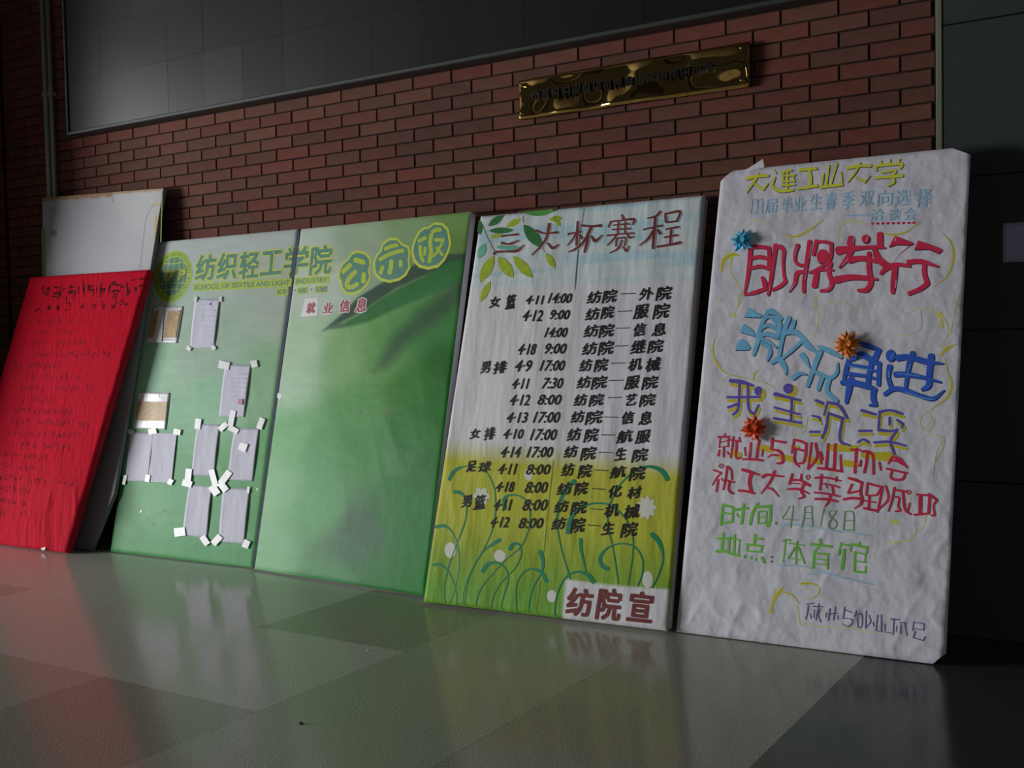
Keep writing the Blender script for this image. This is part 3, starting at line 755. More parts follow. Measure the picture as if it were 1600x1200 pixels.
# ------------------------------------------------------------------ papers taped to the pale green board
PAP = mat('lavender_paper', obs((158, 157, 180), 2.2), 0.6, 0.3, bump=[('noise', 14, 0.006, 0.5, (1.6, 0.6, 1))])
SLV = mat('plastic_sleeve', obs((178, 186, 172), 2.2), 0.25, 0.5, bump=[('noise', 30, 0.003, 0.5, (1.5, 0.5, 1))])
TAPE = mat('white_tape', obs((172, 180, 166), 2.2), 0.35, 0.5)
TAN = mat('certificate_tan', obs((138, 112, 68)), 0.4, noise=0.35, nscale=60)
TXT = mat('printed_grey_text', obs((152, 151, 172)), 0.6)
SEAL2 = mat('red_seal_ink', obs((160, 110, 122)), 0.6)
def paper(b, name, label, cat, quad, m_, curl=0.006, lift=0.003, nx=14, ny=22, group=None, sag=0.0):
    q = b.pts(quad); ctr = q.mean(0)
    U, V = np.meshgrid(np.linspace(0, 1, nx+1), np.linspace(0, 1, ny+1)); U = U.ravel(); V = V.ravel()
    P = (q[3][None]*(1-U)[:, None]+q[2][None]*U[:, None])*(1-V)[:, None]+(q[0][None]*(1-U)[:, None]+q[1][None]*U[:, None])*V[:, None]
    bow = np.sin(np.pi*V)
    Z = b.z(P[:, 0], P[:, 1])+lift+curl*bow*(np.abs(U-0.45)*1.8)**2+0.0028*vnoise(P[:, 0]*26, P[:, 1]*9)*np.sin(np.pi*np.clip(U, .05, .95))
    ids = np.arange((nx+1)*(ny+1)).reshape(ny+1, nx+1)
    fc = np.stack([ids[:-1, :-1], ids[:-1, 1:], ids[1:, 1:], ids[1:, :-1]], -1).reshape(-1, 4)
    z0 = float(Z.mean())
    me = mesh('sheet', np.column_stack([P-ctr[None], Z-z0]), fc, True)
    e = empty(name); e.matrix_world = b.M @ Matrix.Translation((ctr[0], ctr[1], z0)); tag(e, label, cat, group)
    so = link('sheet', me, e, m_)
    sd = so.modifiers.new('thickness', 'SOLIDIFY'); sd.thickness = 0.0004; sd.offset = -1
    return e, ctr, z0
def onpaper(e, ctr, z0, b, polys, m_, name, lift, org=(0, 0), k=1.0):
    for P in (polys if name != 'printed_text' else [None]):
        V, Fc = [], []
        for Q in ([P] if P is not None else polys):
            q = b.pts([(x/k+org[0], y/k+org[1]) for x, y in Q])
            if len(q) == 4:       # small grid so that it follows the sheet
                n0 = len(V); g = 4
                for j in range(g+1):
                    for i in range(g+1):
                        u, v = i/g, j/g; p = (q[0]*(1-u)+q[1]*u)*(1-v)+(q[3]*(1-u)+q[2]*u)*v; V.append(p)
                for j in range(g):
                    for i in range(g): a_ = n0+j*(g+1)+i; Fc.append((a_, a_+1, a_+g+2, a_+g+1))
        V = np.array(V); Z = b.z(V[:, 0], V[:, 1])+lift
        me = mesh(name, np.column_stack([V-ctr[None], Z-z0]), Fc); link(name, me, e, m_)
C2, C3 = ((170, 350), 4.139), ((170, 600), 4.0)
def Q(P, C): return [(x/C[1]+C[0][0], y/C[1]+C[0][1]) for x, y in P]
def tp(x, y, w_, h_, a=0.0):
    c0, s0 = math.cos(a), math.sin(a)
    return [(x+dx*w_/2*c0-dy*h_/2*s0, y+dx*w_/2*s0+dy*h_/2*c0) for dx, dy in ((-1, -1), (1, -1), (1, 1), (-1, 1))]
GP = 'papers taped to the pale green board'
# 1 upper sleeve
e, c0, z0 = paper(gl, 'certificate_sleeve', 'crinkled clear sleeve holding brown and white cards, just under the round emblem', 'sleeve', Q([(290, 540), (487, 533), (447, 772), (244, 766)], C2), SLV, 0.002, group=GP)
onpaper(e, c0, z0, gl, [[(300, 565), (335, 560), (295, 735), (262, 735)]], TAN, 'brown_card', 0.0075, *C2)
onpaper(e, c0, z0, gl, [[(395, 565), (470, 560), (440, 735), (358, 735)]], TAN, 'brown_card', 0.0078, *C2)
onpaper(e, c0, z0, gl, [[(335, 535), (367, 535), (350, 765), (305, 765)]], mat('white_card', obs((205, 205, 202), 2.2), 0.4), 'white_card', 0.0085, *C2)
# 2
e, c0, z0 = paper(gl, 'paper_notice', 'single lavender paper to the right of the card sleeve, highest of the taped sheets', 'paper', Q([(562, 488), (724, 486), (686, 806), (530, 802)], C2), PAP, group=GP)
onpaper(e, c0, z0, gl, [[(595+i*0, 560+i*34, ), (690, 560+i*34), (689, 564+i*34), (594, 564+i*34)] for i in range(6)]+[[(620, 515), (665, 513), (663, 526), (618, 528)]], TXT, 'printed_text', 0.011, *C2)
onpaper(e, c0, z0, gl, [tp(568, 490, 20, 34, .2), tp(729, 488, 16, 32, 0), tp(525, 806, 30, 26, .6), tp(686, 802, 26, 26, -.4)], TAPE, 'tape', 0.0095, *C2)
# 3
q3 = [(352.6, 570), (393.3, 571), (382.6, 652), (343, 651)]
e, c0, z0 = paper(gl, 'paper_notice', 'lavender paper with a small red seal, hung between wide tapes near the board seam', 'paper', q3, PAP, group=GP)
onpaper(e, c0, z0, gl, [tp(352, 571, 17, 12, .2), tp(399, 569, 10, 11, -.2)], TAPE, 'tape', 0.0095)
onpaper(e, c0, z0, gl, [tp(378, 628, 7, 9, .1)], SEAL2, 'red_seal', 0.0125)
onpaper(e, c0, z0, gl, [[(358, 584+i*7), (386, 584.5+i*7), (386, 585.6+i*7), (358, 585.1+i*7)] for i in range(6)], TXT, 'printed_text', 0.0115)
# 4 lower sleeve
e, c0, z0 = paper(gl, 'certificate_sleeve', 'clear sleeve with a tan certificate, directly above the doubled lavender sheet', 'sleeve', Q([(188, 50), (386, 56), (360, 286), (152, 280)], C3), SLV, 0.002, group=GP)
onpaper(e, c0, z0, gl, [[(188, 110), (372, 112), (360, 232), (168, 228)]], TAN, 'certificate', 0.0075, *C3)
# 5 doubled sheet
e, c0, z0 = paper(gl, 'paper_notice', 'wide doubled lavender sheet under the lower sleeve, split up its middle', 'paper', Q([(140, 302), (288, 306), (252, 611), (106, 606)], C3), PAP, 0.004, group=GP)
q = gl.pts(Q([(284, 306), (430, 312), (397, 616), (250, 611)], C3))
U, V = np.meshgrid(np.linspace(0, 1, 13), np.linspace(0, 1, 21)); U = U.ravel(); V = V.ravel()
P = (q[3][None]*(1-U)[:, None]+q[2][None]*U[:, None])*(1-V)[:, None]+(q[0][None]*(1-U)[:, None]+q[1][None]*U[:, None])*V[:, None]
Z = gl.z(P[:, 0], P[:, 1])+0.0036+0.007*np.sin(np.pi*V)*((U-0.3)**2)+0.0028*vnoise(P[:, 0]*26, P[:, 1]*9)
ids = np.arange(13*21).reshape(21, 13)
link('second_sheet', mesh('second_sheet', np.column_stack([P-c0[None], Z-z0]), np.stack([ids[:-1, :-1], ids[:-1, 1:], ids[1:, 1:], ids[1:, :-1]], -1).reshape(-1, 4), True), e, PAP)
onpaper(e, c0, z0, gl, [tp(146, 300, 34, 30, .3), tp(281, 297, 50, 34, -.2), tp(434, 300, 44, 36, .2), tp(106, 600, 20, 60, .25), tp(250, 590, 28, 44, .2), tp(392, 612, 30, 36, .5)], TAPE, 'tape', 0.0098, *C3)
# 6-9 the block of four
e, c0, z0 = paper(gl, 'paper_notice', 'lavender paper at the upper left of the block of four sheets', 'paper', Q([(556, 250), (698, 255), (662, 577), (520, 571)], C3), PAP, group=GP)
onpaper(e, c0, z0, gl, [tp(564, 250, 36, 64, .15), tp(722, 268, 62, 34, -.7)], TAPE, 'tape', 0.0095, *C3)
e, c0, z0 = paper(gl, 'paper_notice', 'lavender paper with a white sticker, upper right of the block of four', 'paper', Q([(788, 276), (944, 280), (903, 607), (745, 600)], C3), PAP, group=GP)
onpaper(e, c0, z0, gl, [tp(776, 215, 34, 100, .2), tp(785, 285, 66, 34, .5), tp(957, 248, 36, 72, .35)], TAPE, 'tape', 0.0097, *C3)
onpaper(e, c0, z0, gl, [[(830, 368), (880, 376), (862, 428), (818, 410)]], TAPE, 'white_sticker', 0.0125, *C3)
e, c0, z0 = paper(gl, 'paper_notice', 'lavender paper at the lower left of the block of four sheets', 'paper', Q([(505, 628), (650, 640), (617, 962), (464, 945)], C3), PAP, group=GP)
onpaper(e, c0, z0, gl, [tp(505, 568, 38, 76, .1), tp(497, 622, 60, 40, .3), tp(662, 590, 36, 110, -.25), tp(668, 664, 48, 66, -.6), tp(452, 925, 68, 54, -.12), tp(608, 978, 38, 62, -.6)], TAPE, 'tape', 0.0099, *C3)
e, c0, z0 = paper(gl, 'paper_notice', 'lavender paper at the lower right of the block of four sheets', 'paper', Q([(718, 650), (886, 656), (850, 1000), (690, 985)], C3), PAP, group=GP)
onpaper(e, c0, z0, gl, [tp(735, 585, 40, 96, .65), tp(722, 642, 66, 42, .9), tp(879, 662, 14, 40, .1), tp(682, 975, 40, 70, .75), tp(866, 1000, 40, 50, .4)], TAPE, 'tape', 0.0101, *C3)
# ------------------------------------------------------------------ match schedule board
def d_yel(X, Y):
    top = np.clip((Y-0.35)/0.5, 0, 1)
    return 0.0058*ridge(X*6+Y*1.1, Y*0.9)**1.5*(0.35+0.65*top)+0.0035*vnoise(X*9+Y*2, Y*1.1)
CLOTH = mat('painted_paper_cloth', None, 0.6, 0.3, vcol=True, bump=[('noise', 5, 0.03, 0.5, (1.7, 0.4, 1)), ('noise', 20, 0.003, 0.4, (1.3, 0.6, 1))])
CLS = mat('white_cloth_side', obs((166, 163, 172)), 0.6, bump=[('noise', 14, 0.005, 0.4, (1, 0.5, 1))])
yb = Board('schedule_board', 'white to yellow-green hand-painted match schedule board with leaves and curling stems',
           (660, 941), (1043, 987), (750, 337), (1101, 304), -0.07, 0.06, d_yel)
def c_yel(b, X, Y):
    W, px, py = ctrl(b, X, Y, [(750, 600, (172, 170, 178)), (1000, 600, (168, 166, 174))])
    t = (px-750)/350.0
    bot = 470+18*t-6*vnoise(px/40, py*0)   # lower limit of the sky wash
    sky = np.clip(((457-16*t-5*vnoise(px/30, py*0))-py)/5, 0, 1)
    st = vnoise(px/160+3, (py+0.085*px)/7.5)
    C_ = paint(W, sky, (160, 176, 184), 0.9); C_ = paint(C_, sky*np.clip((st-0.5)*3, 0, 1), (134, 162, 178), 0.75)
    C_ = paint(C_, sky*np.clip((0.3-st)*4, 0, 1), (172, 180, 184), 0.7)
    yy = py-(700+28*t)
    C_ = paint(C_, np.clip(yy/34+0.35, 0, 1), (150, 150, 48))
    C_ = paint(C_, np.clip((yy-30)/160, 0, 1), (134, 140, 36))
    C_ = paint(C_, np.clip((yy-112)/110, 0, 1), (88, 130, 42))
    C_ = C_*(0.93+0.14*vnoise(px/15, py/55))[:, None]
    C_ = paint(C_, inpoly_soft(px, py, [(884, 905), (960, 915), (1046, 921), (1041, 990), (878, 972)], 1.6), (170, 168, 174))
    return C_
yb.body(CLS, bev=0.012)
yb.sheet(CLOTH, c_yel, name='painted_sheet', roll=0.010)
LG = [mat('leaf_dark_green', obs((40, 92, 48)), 0.6, noise=0.15, nscale=20), mat('leaf_mid_green', obs((66, 120, 52)), 0.6, noise=0.15, nscale=20), mat('leaf_olive', obs((128, 144, 34)), 0.6, noise=0.18, nscale=30), mat('leaf_teal', obs((84, 144, 122)), 0.6, noise=0.15, nscale=20)]
O6, K6 = (750, 320), 4.706
leaves = [(0, (66, 160), (180, 80), 52), (1, (325, 60), (555, 45), 66), (0, (70, 195), (255, 190), 46), (2, (195, 170), (308, 105), 46), (0, (325, 150), (465, 320), 86), (2, (512, 112), (606, 100), 44), (2, (565, 110), (590, 160), 30),
          (3, (122, 312), (315, 322), 46), (2, (82, 245), (165, 222), 32), (2, (108, 376), (6, 575), 78), (2, (140, 384), (250, 540), 82), (2, (248, 380), (392, 542), 74), (2, (488, 356), (556, 468), 48), (2, (80, 564), (10, 716), 50), (3, (46, 285), (-6, 400), 58), (0, (-8, 100), (6, 225), 46)]
BROWN = mat('stem_brown', obs((88, 76, 80)), 0.6)
ik = Ink(yb, BROWN, 'painted_twig', 0.0009); ik.strokes([([(25, 150), (60, 240), (118, 350)], 6), ([(322, 90), (326, 140)], 4), ([(465, 320), (480, 350)], 4)], O6, K6); ik.done()
for i, (mi, a, b_, wd) in enumerate(leaves):
    ik = Ink(yb, LG[mi], 'painted_leaf', 0.0010+0.0001*i, clip=True); ik.leaf(a, b_, wd, O6, K6); ik.done()
DKR = mat('brush_red_brown', obs((92, 40, 38)), 0.5); WHI = mat('brush_white', obs((190, 190, 192)), 0.5)
T3 = [([(165, 235), (220, 228), (285, 222)], [12, 9, 14]), ([(165, 285), (200, 292), (240, 288), (288, 268)], [16, 9, 16, 8]), ([(110, 365), (130, 350), (200, 347), (280, 342), (330, 300)], [20, 14, 10, 20, 5]),
      ([(418, 193), (480, 214), (572, 206)], [14, 8, 14]), ([(515, 145), (495, 240), (450, 310), (388, 372)], [22, 16, 13, 5]), ([(500, 285), (540, 322), (580, 296)], [8, 18, 6]),
      ([(650, 218), (700, 208), (745, 203)], [14, 8, 12]), ([(722, 128), (718, 210), (712, 300)], [14, 17, 15]), ([(712, 210), (680, 260), (645, 300)], [12, 10, 5]), ([(735, 222), (752, 250)], [8, 14]), ([(748, 155), (820, 160), (890, 155)], [14, 10, 20]),
      ([(822, 165), (765, 275), (700, 330), (652, 348)], [16, 16, 14, 5]), ([(800, 205), (792, 270), (772, 350)], [14, 20, 12]), ([(820, 232), (850, 268), (900, 225)], [7, 22, 5]),
      ([(1045, 78), (1062, 108)], [8, 16]), ([(945, 165), (965, 125)], [9, 12]), ([(962, 126), (1050, 118), (1135, 112), (1128, 150)], [10, 8, 16, 8]), ([(985, 152), (1100, 146)], [8, 10]), ([(975, 185), (1110, 180)], [8, 10]), ([(938, 228), (1040, 218), (1132, 214)], [10, 8, 12]),
      ([(1022, 130), (1015, 218)], 11), ([(1072, 130), (1072, 216)], 11), ([(1012, 218), (980, 260), (938, 300)], [12, 12, 5]), ([(1082, 216), (1105, 245), (1135, 240)], [8, 16, 6]), ([(1008, 250), (1002, 305)], 11), ([(1008, 252), (1074, 248), (1068, 302)], [8, 12, 10]),
      ([(1045, 265), (1020, 322), (952, 358)], [11, 13, 4]), ([(1055, 310), (1080, 344), (1098, 306)], [8, 15, 5]),
      ([(1328, 52), (1295, 88), (1238, 105)], [12, 12, 5]), ([(1208, 187), (1270, 172), (1342, 155)], [10, 8, 12]), ([(1292, 95), (1285, 200), (1275, 325)], [12, 18, 14]), ([(1286, 182), (1240, 255), (1178, 304)], [14, 14, 5]), ([(1305, 185), (1328, 216)], [8, 16]),
      ([(1365, 65), (1368, 128)], [12, 12]), ([(1366, 70), (1470, 52), (1448, 126)], [10, 16, 12]), ([(1375, 132), (1448, 122)], 10), ([(1368, 182), (1462, 165)], [9, 13]), ([(1358, 242), (1452, 225)], [9, 13]), ([(1408, 185), (1400, 292)], 14), ([(1305, 312), (1400, 296), (1474, 280)], [12, 13, 20])]
ik = Ink(yb, WHI, 'lettering_shadow', 0.0030); ik.strokes(T3, O6, K6, (3, 3), 5); ik.done()
ik = Ink(yb, DKR, 'title_lettering', 0.0036); ik.strokes(T3, O6, K6, (0, 0), 4); ik.done('red-brown brush title across the top')
ik = Ink(yb, mat('paper_seam', obs((60, 76, 72)), 0.6), 'paper_seam', 0.0026); ik.strokes([([(768, 32), (745, 180), (722, 360), (704, 560), (696, 640)], [3.5, 4, 6, 7, 2])], O6, K6); ik.done()
ik = Ink(yb, mat('paper_seam_olive', obs((96, 100, 30)), 0.6), 'paper_seam', 0.0012); ik.strokes([([(912, 0), (880, 300), (850, 580), (832, 760)], [5, 4, 3, 1]), ([(822, 830), (806, 950), (790, 1070)], [4, 6, 5])], (660, 720), 4.443); ik.done()
# curling stems
STM = mat('painted_stem', obs((26, 104, 74)), 0.5); PW = mat('painted_white_flower', obs((176, 188, 160)), 0.6)
O7, O8, K7 = (660, 720), (860, 720), 4.443
stems7 = [([(190, 132), (215, 85), (250, 55), (310, 38), (385, 48), (450, 82), (495, 170), (510, 250), (508, 380), (480, 500), (430, 610), (345, 760), (295, 890), (280, 1008)], [22, 26, 20, 8, 7, 8, 10, 9, 10, 9, 7, 6, 5, 5]),
          ([(225, 215), (262, 222), (292, 245), (310, 300), (300, 420), (240, 580), (182, 740), (155, 880), (160, 998)], [24, 26, 16, 10, 9, 9, 8, 7, 6]),
          ([(95, 460), (150, 452), (200, 485), (240, 560), (258, 660), (250, 790), (225, 900), (192, 990)], [22, 22, 10, 8, 7, 6, 6, 5]),
          ([(80, 722), (125, 720), (175, 760), (212, 830), (238, 920), (235, 1000)], [18, 18, 10, 8, 6, 5]),
          ([(540, 548), (490, 580), (430, 625), (360, 740), (318, 850), (293, 1008)], [26, 22, 8, 6, 6, 5]),
          ([(575, 335), (572, 270), (600, 242), (650, 238), (710, 265), (748, 340), (742, 460), (690, 590), (580, 690), (450, 830), (395, 920), (370, 1018)], [26, 28, 14, 10, 9, 9, 8, 8, 7, 6, 6, 5]),
          ([(608, 615), (630, 580), (672, 580), (690, 640), (650, 740), (560, 835), (500, 930), (475, 1032)], [28, 26, 12, 8, 7, 6, 6, 5]),
          ([(420, 768), (455, 720), (520, 708), (585, 755), (598, 840), (562, 950), (545, 1045)], [28, 28, 16, 9, 8, 6, 5]),
          ([(820, 628), (838, 700), (828, 775), (780, 860), (748, 960), (740, 1060)], [28, 26, 12, 8, 7, 5]), ([(862, 838), (828, 775), (760, 750), (690, 790), (655, 880), (655, 1050)], [28, 22, 12, 8, 7, 5])]
stems8 = [([(815, 130), (785, 80), (740, 52), (680, 42), (600, 62), (500, 150), (440, 240), (405, 360), (405, 470), (440, 620), (475, 855)], [34, 34, 26, 22, 14, 10, 14, 10, 9, 8, 8]),
          ([(168, 142), (110, 200), (68, 290), (48, 420), (75, 600), (142, 822)], [32, 28, 20, 12, 8, 8]),
          ([(122, 500), (140, 410), (200, 335), (290, 298), (400, 302), (470, 345), (540, 430), (575, 540), (570, 690), (542, 860)], [32, 28, 20, 14, 12, 10, 9, 9, 8, 7]),
          ([(212, 545), (215, 620), (250, 770)], [26, 20, 8]), ([(402, 752), (358, 725), (348, 670), (400, 605), (500, 575), (590, 602), (640, 680), (640, 780), (610, 868)], [32, 26, 22, 12, 10, 12, 10, 9, 8]),
          ([(708, 510), (755, 565), (782, 660), (760, 770), (710, 882)], [34, 32, 12, 9, 8]), ([(302, 842), (265, 795), (200, 770), (130, 792), (75, 860), (40, 960), (28, 1092)], [30, 30, 16, 12, 10, 9, 8])]
for cx, cy, rx, ry, pt in ((195, 620, 40, 54, 0), (540, 660, 40, 42, 0), (412, 245, 52, 56, 6), (740, 95, 30, 42, 0), (900, 940, 35, 42, 0)): 
    ik = Ink(yb, PW, 'painted_flower', 0.0010); ik.ell(cx, cy, rx, ry, O7, K7, pet=pt, n=36 if pt else 18); ik.done()
for cx, cy, rx, ry, pt in ((668, 325, 62, 72, 9), (678, 825, 36, 60, 0)): 
    ik = Ink(yb, PW, 'painted_flower', 0.0010); ik.ell(cx, cy, rx, ry, O8, K7, pet=pt, n=54 if pt else 18); ik.done()
for i, (Lx, Ox) in enumerate([(s_, O7) for s_ in stems7]+[(s_, O8) for s_ in stems8]):
    ik = Ink(yb, STM, 'painted_stem', 0.0014+0.00006*i); ik.strokes([Lx], Ox, K7); ik.done()
# schedule rows
BLK = mat('brush_black', obs((26, 24, 26)), 0.4, 0.4)
A5, A6, A7 = ((700, 300), 3.81), ((680, 540), 3.81), ((640, 690), 3.636)
rows = [
 (A5, '女 250 315 625 690|篮 345 408 612 698|4·11 465 572 618 672|14:00 600 740 603 665|纺 828 915 592 665|院 920 1008 582 660|外 1138 1225 572 645|院 1240 1333 562 645', (1030, 608, 1115, 606)),
 (A5, '4·12 445 570 705 772|9:00 605 728 702 762|纺 818 905 692 765|院 912 990 680 755|服 1105 1198 672 755|院 1222 1320 665 755', (1010, 713, 1095, 709)),
 (A5, '14:00 580 714 807 868|纺 808 900 792 865|院 900 990 787 865|信 1102 1180 782 860|息 1215 1300 780 858', (1003, 813, 1083, 810)),
 (A5, '4·18 417 528 905 972|9:00 573 708 902 966|纺 798 890 897 970|院 895 988 887 970|继 1088 1178 882 962|院 1190 1283 880 958', (995, 919, 1070, 916)),
 (A6, '男 272 332 97 165|排 347 430 95 168|4·9 475 580 88 158|17:00 628 775 88 153|纺 858 935 82 155|院 947 1030 78 155|机 1148 1235 77 150|械 1252 1343 72 155', (1050, 106, 1130, 104)),
 (A6, '4·11 458 560 197 260|7:30 638 765 193 258|纺 843 928 184 255|院 930 1025 182 258|服 1128 1218 182 260|院 1232 1328 182 260', (1037, 209, 1120, 207)),
 (A6, '4·12 445 570 293 358|8:00 612 755 292 355|纺 825 905 290 360|院 917 1005 288 360|艺 1130 1200 288 358|院 1217 1313 288 362', (1030, 311, 1110, 309)),
 (A6, '4·13 425 555 398 462|17:00 588 747 395 462|纺 808 890 390 460|院 895 998 388 468|信 1107 1185 392 468|息 1212 1293 392 472', (1007, 426, 1090, 428)),
 (A6, '女 207 270 495 555|排 292 360 488 562|4·10 405 530 497 558|17:00 570 728 497 566|纺 785 870 492 568|院 887 973 492 574|航 1080 1178 503 580|服 1192 1283 505 582', (992, 532, 1070, 534)),
 (A6, '4·14 390 513 602 668|17:00 550 705 602 668|纺 767 850 597 668|院 867 960 602 682|生 1070 1140 608 683|院 1172 1268 613 692', (975, 635, 1060, 638)),
 (A6, '足 187 247 687 752|球 257 335 692 755|4·11 375 487 703 768|8:00 542 690 707 770|纺 752 830 702 778|院 852 933 707 788|航 1042 1138 718 788|院 1157 1253 718 802', (950, 742, 1030, 746)),
 (A7, '4·18 489 598 228 288|8:00 655 788 228 294|纺 838 925 233 303|院 937 1015 230 303|化 1127 1208 248 318|材 1236 1318 256 324', (1040, 268, 1110, 272)),
 (A7, '男 298 355 307 373|篮 366 435 303 385|4·11 477 580 328 393|8:00 642 788 328 394|纺 822 905 337 403|院 917 1008 338 413|机 1107 1193 353 428|械 1217 1310 357 438', (1032, 382, 1100, 387)),
 (A7, '4·12 457 570 428 488|8:00 619 763 433 494|纺 807 890 433 500|院 917 1000 433 518|生 1092 1165 458 528|院 1202 1298 458 542', (1017, 474, 1085, 480))]
for (og, kk), st, dash in rows:
    ik = Ink(yb, BLK, 'schedule_lettering', 0.0032)
    for it in st.split('|'):
        ch, x0, x1, y0, y1 = it.split(); x0, x1, y0, y1 = map(float, (x0, x1, y0, y1))
        latin = len(ch) > 1
        ik.bold(ch, x0+1, x1-1, y0+1, y1-1, og, kk, 1.7 if latin else 2.3, 0.28 if latin else 0.16, 0.0 if latin else 0.07, 4)
    ik.stroke([(dash[0], dash[1]), (dash[2], dash[3])], 5, og, kk); ik.done()
ik = Ink(yb, DKR, 'signature_lettering', 0.0032)
for ch, x0, x1, y0, y1 in (('纺', 108, 298, 885, 1080), ('院', 318, 498, 885, 1108), ('宣', 535, 718, 908, 1120)): ik.bold(ch, x0+5, x1-5, y0+5, y1-5, O8, K7, 6, 0.12, -0.05)
ik.done('red-brown brush signature')

# ------------------------------------------------------------------ crumpled white poster board
def d_white(X, Y):
    lo = np.clip((1.1-Y)/0.9, 0.25, 1)
    return lo*(0.0055*ridge(X*5+Y*2, Y*4-X)**2+0.0042*ridge(X*11-Y*5, Y*10+X*4)**2)+0.004*vnoise(X*3.2, Y*2.6)
WPAP = mat('crumpled_white_paper', None, 0.6, 0.3, vcol=True, bump=[('noise', 6, 0.035, 0.6, (1, 0.8, 1)), ('noise', 16, 0.008, 0.5, (1, 1, 1))])
WSIDE = mat('board_side_dark', obs((58, 44, 66)), 0.6)
wb = Board('poster_board', 'tall crumpled white poster board with coloured hand-drawn lettering and three paper flowers',
           (1056, 987), (1477, 1040), (1127, 268), (1517, 228), -0.15, 0.022, d_white)
def c_w(b, X, Y):
    C_, px, py = ctrl(b, X, Y, [(1200, 400, (163, 162, 168)), (1300, 900, (163, 163, 168))]); return C_
def corner_cut(b, tlc, trc, brc):
    A_, B_, C_, D_ = b.c; pt = lambda p, q, d: p+(q-p)/np.linalg.norm(q-p)*d
    return [A_, pt(B_, A_, brc), pt(B_, C_, brc), pt(C_, B_, trc), pt(C_, D_, trc*2), pt(D_, C_, tlc[0]), pt(D_, A_, tlc[1])]
wb.body(WSIDE, outline=corner_cut(wb, (0.055, 0.045), 0.035, 0.045), bev=0.004)
def cutline(p, q):
    s0, s1 = p, q
    return (s0, s1)
OL = corner_cut(wb, (0.055, 0.045), 0.035, 0.045)
wsheet = wb.sheet(WPAP, c_w, name='paper_sheet', roll=0.004)
bm = bmesh.new(); bm.from_mesh(wsheet.data)
for (p, q) in ((OL[1], OL[2]), (OL[3], OL[4]), (OL[5], OL[6])):
    d_ = q-p; no = np.array([d_[1], -d_[0]]); ctr = sum(wb.c)/4
    if (ctr-p)@no > 0: no = -no
    bmesh.ops.bisect_plane(bm, geom=bm.verts[:]+bm.edges[:]+bm.faces[:], plane_co=(p[0], p[1], 0), plane_no=(no[0], no[1], 0), clear_outer=True)
bm.to_mesh(wsheet.data); bm.free()
fl = [wb.loc(1164, 264.5), wb.loc(1194, 250.5), wb.loc(1195, 262), wb.loc(1170, 268)]
me = mesh('torn_flap', [(fl[0][0], fl[0][1]-0.006, 0.003), (fl[1][0], fl[1][1], 0.018), (fl[2][0], fl[2][1], 0.006), (fl[3][0], fl[3][1], 0.004)], [(0, 1, 2, 3)][:1]); link('torn_flap', me, wb.root, mat('flap_paper', obs((165, 164, 168)), 0.6))

def M2(n, c, **k): return mat(n, obs(c), 0.5, 0.35, **k)
YEL = M2('marker_yellow', (182, 172, 52)); YELP = M2('marker_yellow_pale', (174, 168, 92)); YELO = M2('marker_olive', (158, 146, 34)); OUTL = M2('pencil_dark', (60, 48, 50))
RMK = M2('marker_red', (168, 36, 62), noise=0.12, nscale=18); RMK2 = M2('marker_crimson', (160, 32, 58)); DRK = M2('shade_dark', (58, 30, 50)); PINK = M2('marker_pink_highlight', (196, 140, 152))
BLL = M2('marker_light_blue', (88, 142, 198), noise=0.1, nscale=18); BLD = M2('marker_blue', (38, 74, 156), noise=0.15, nscale=14); NAV = M2('shade_navy', (26, 34, 66)); BLT = M2('pencil_blue', (112, 148, 188))
PUR = M2('marker_violet', (72, 62, 138)); GRN = M2('marker_green', (94, 152, 58)); GRD = M2('marker_green_thin', (92, 134, 82)); PUT = M2('pen_purple', (84, 76, 116)); UND = M2('marker_underline_blue', (128, 156, 172)); GRY = M2('pen_grey', (86, 92, 82))
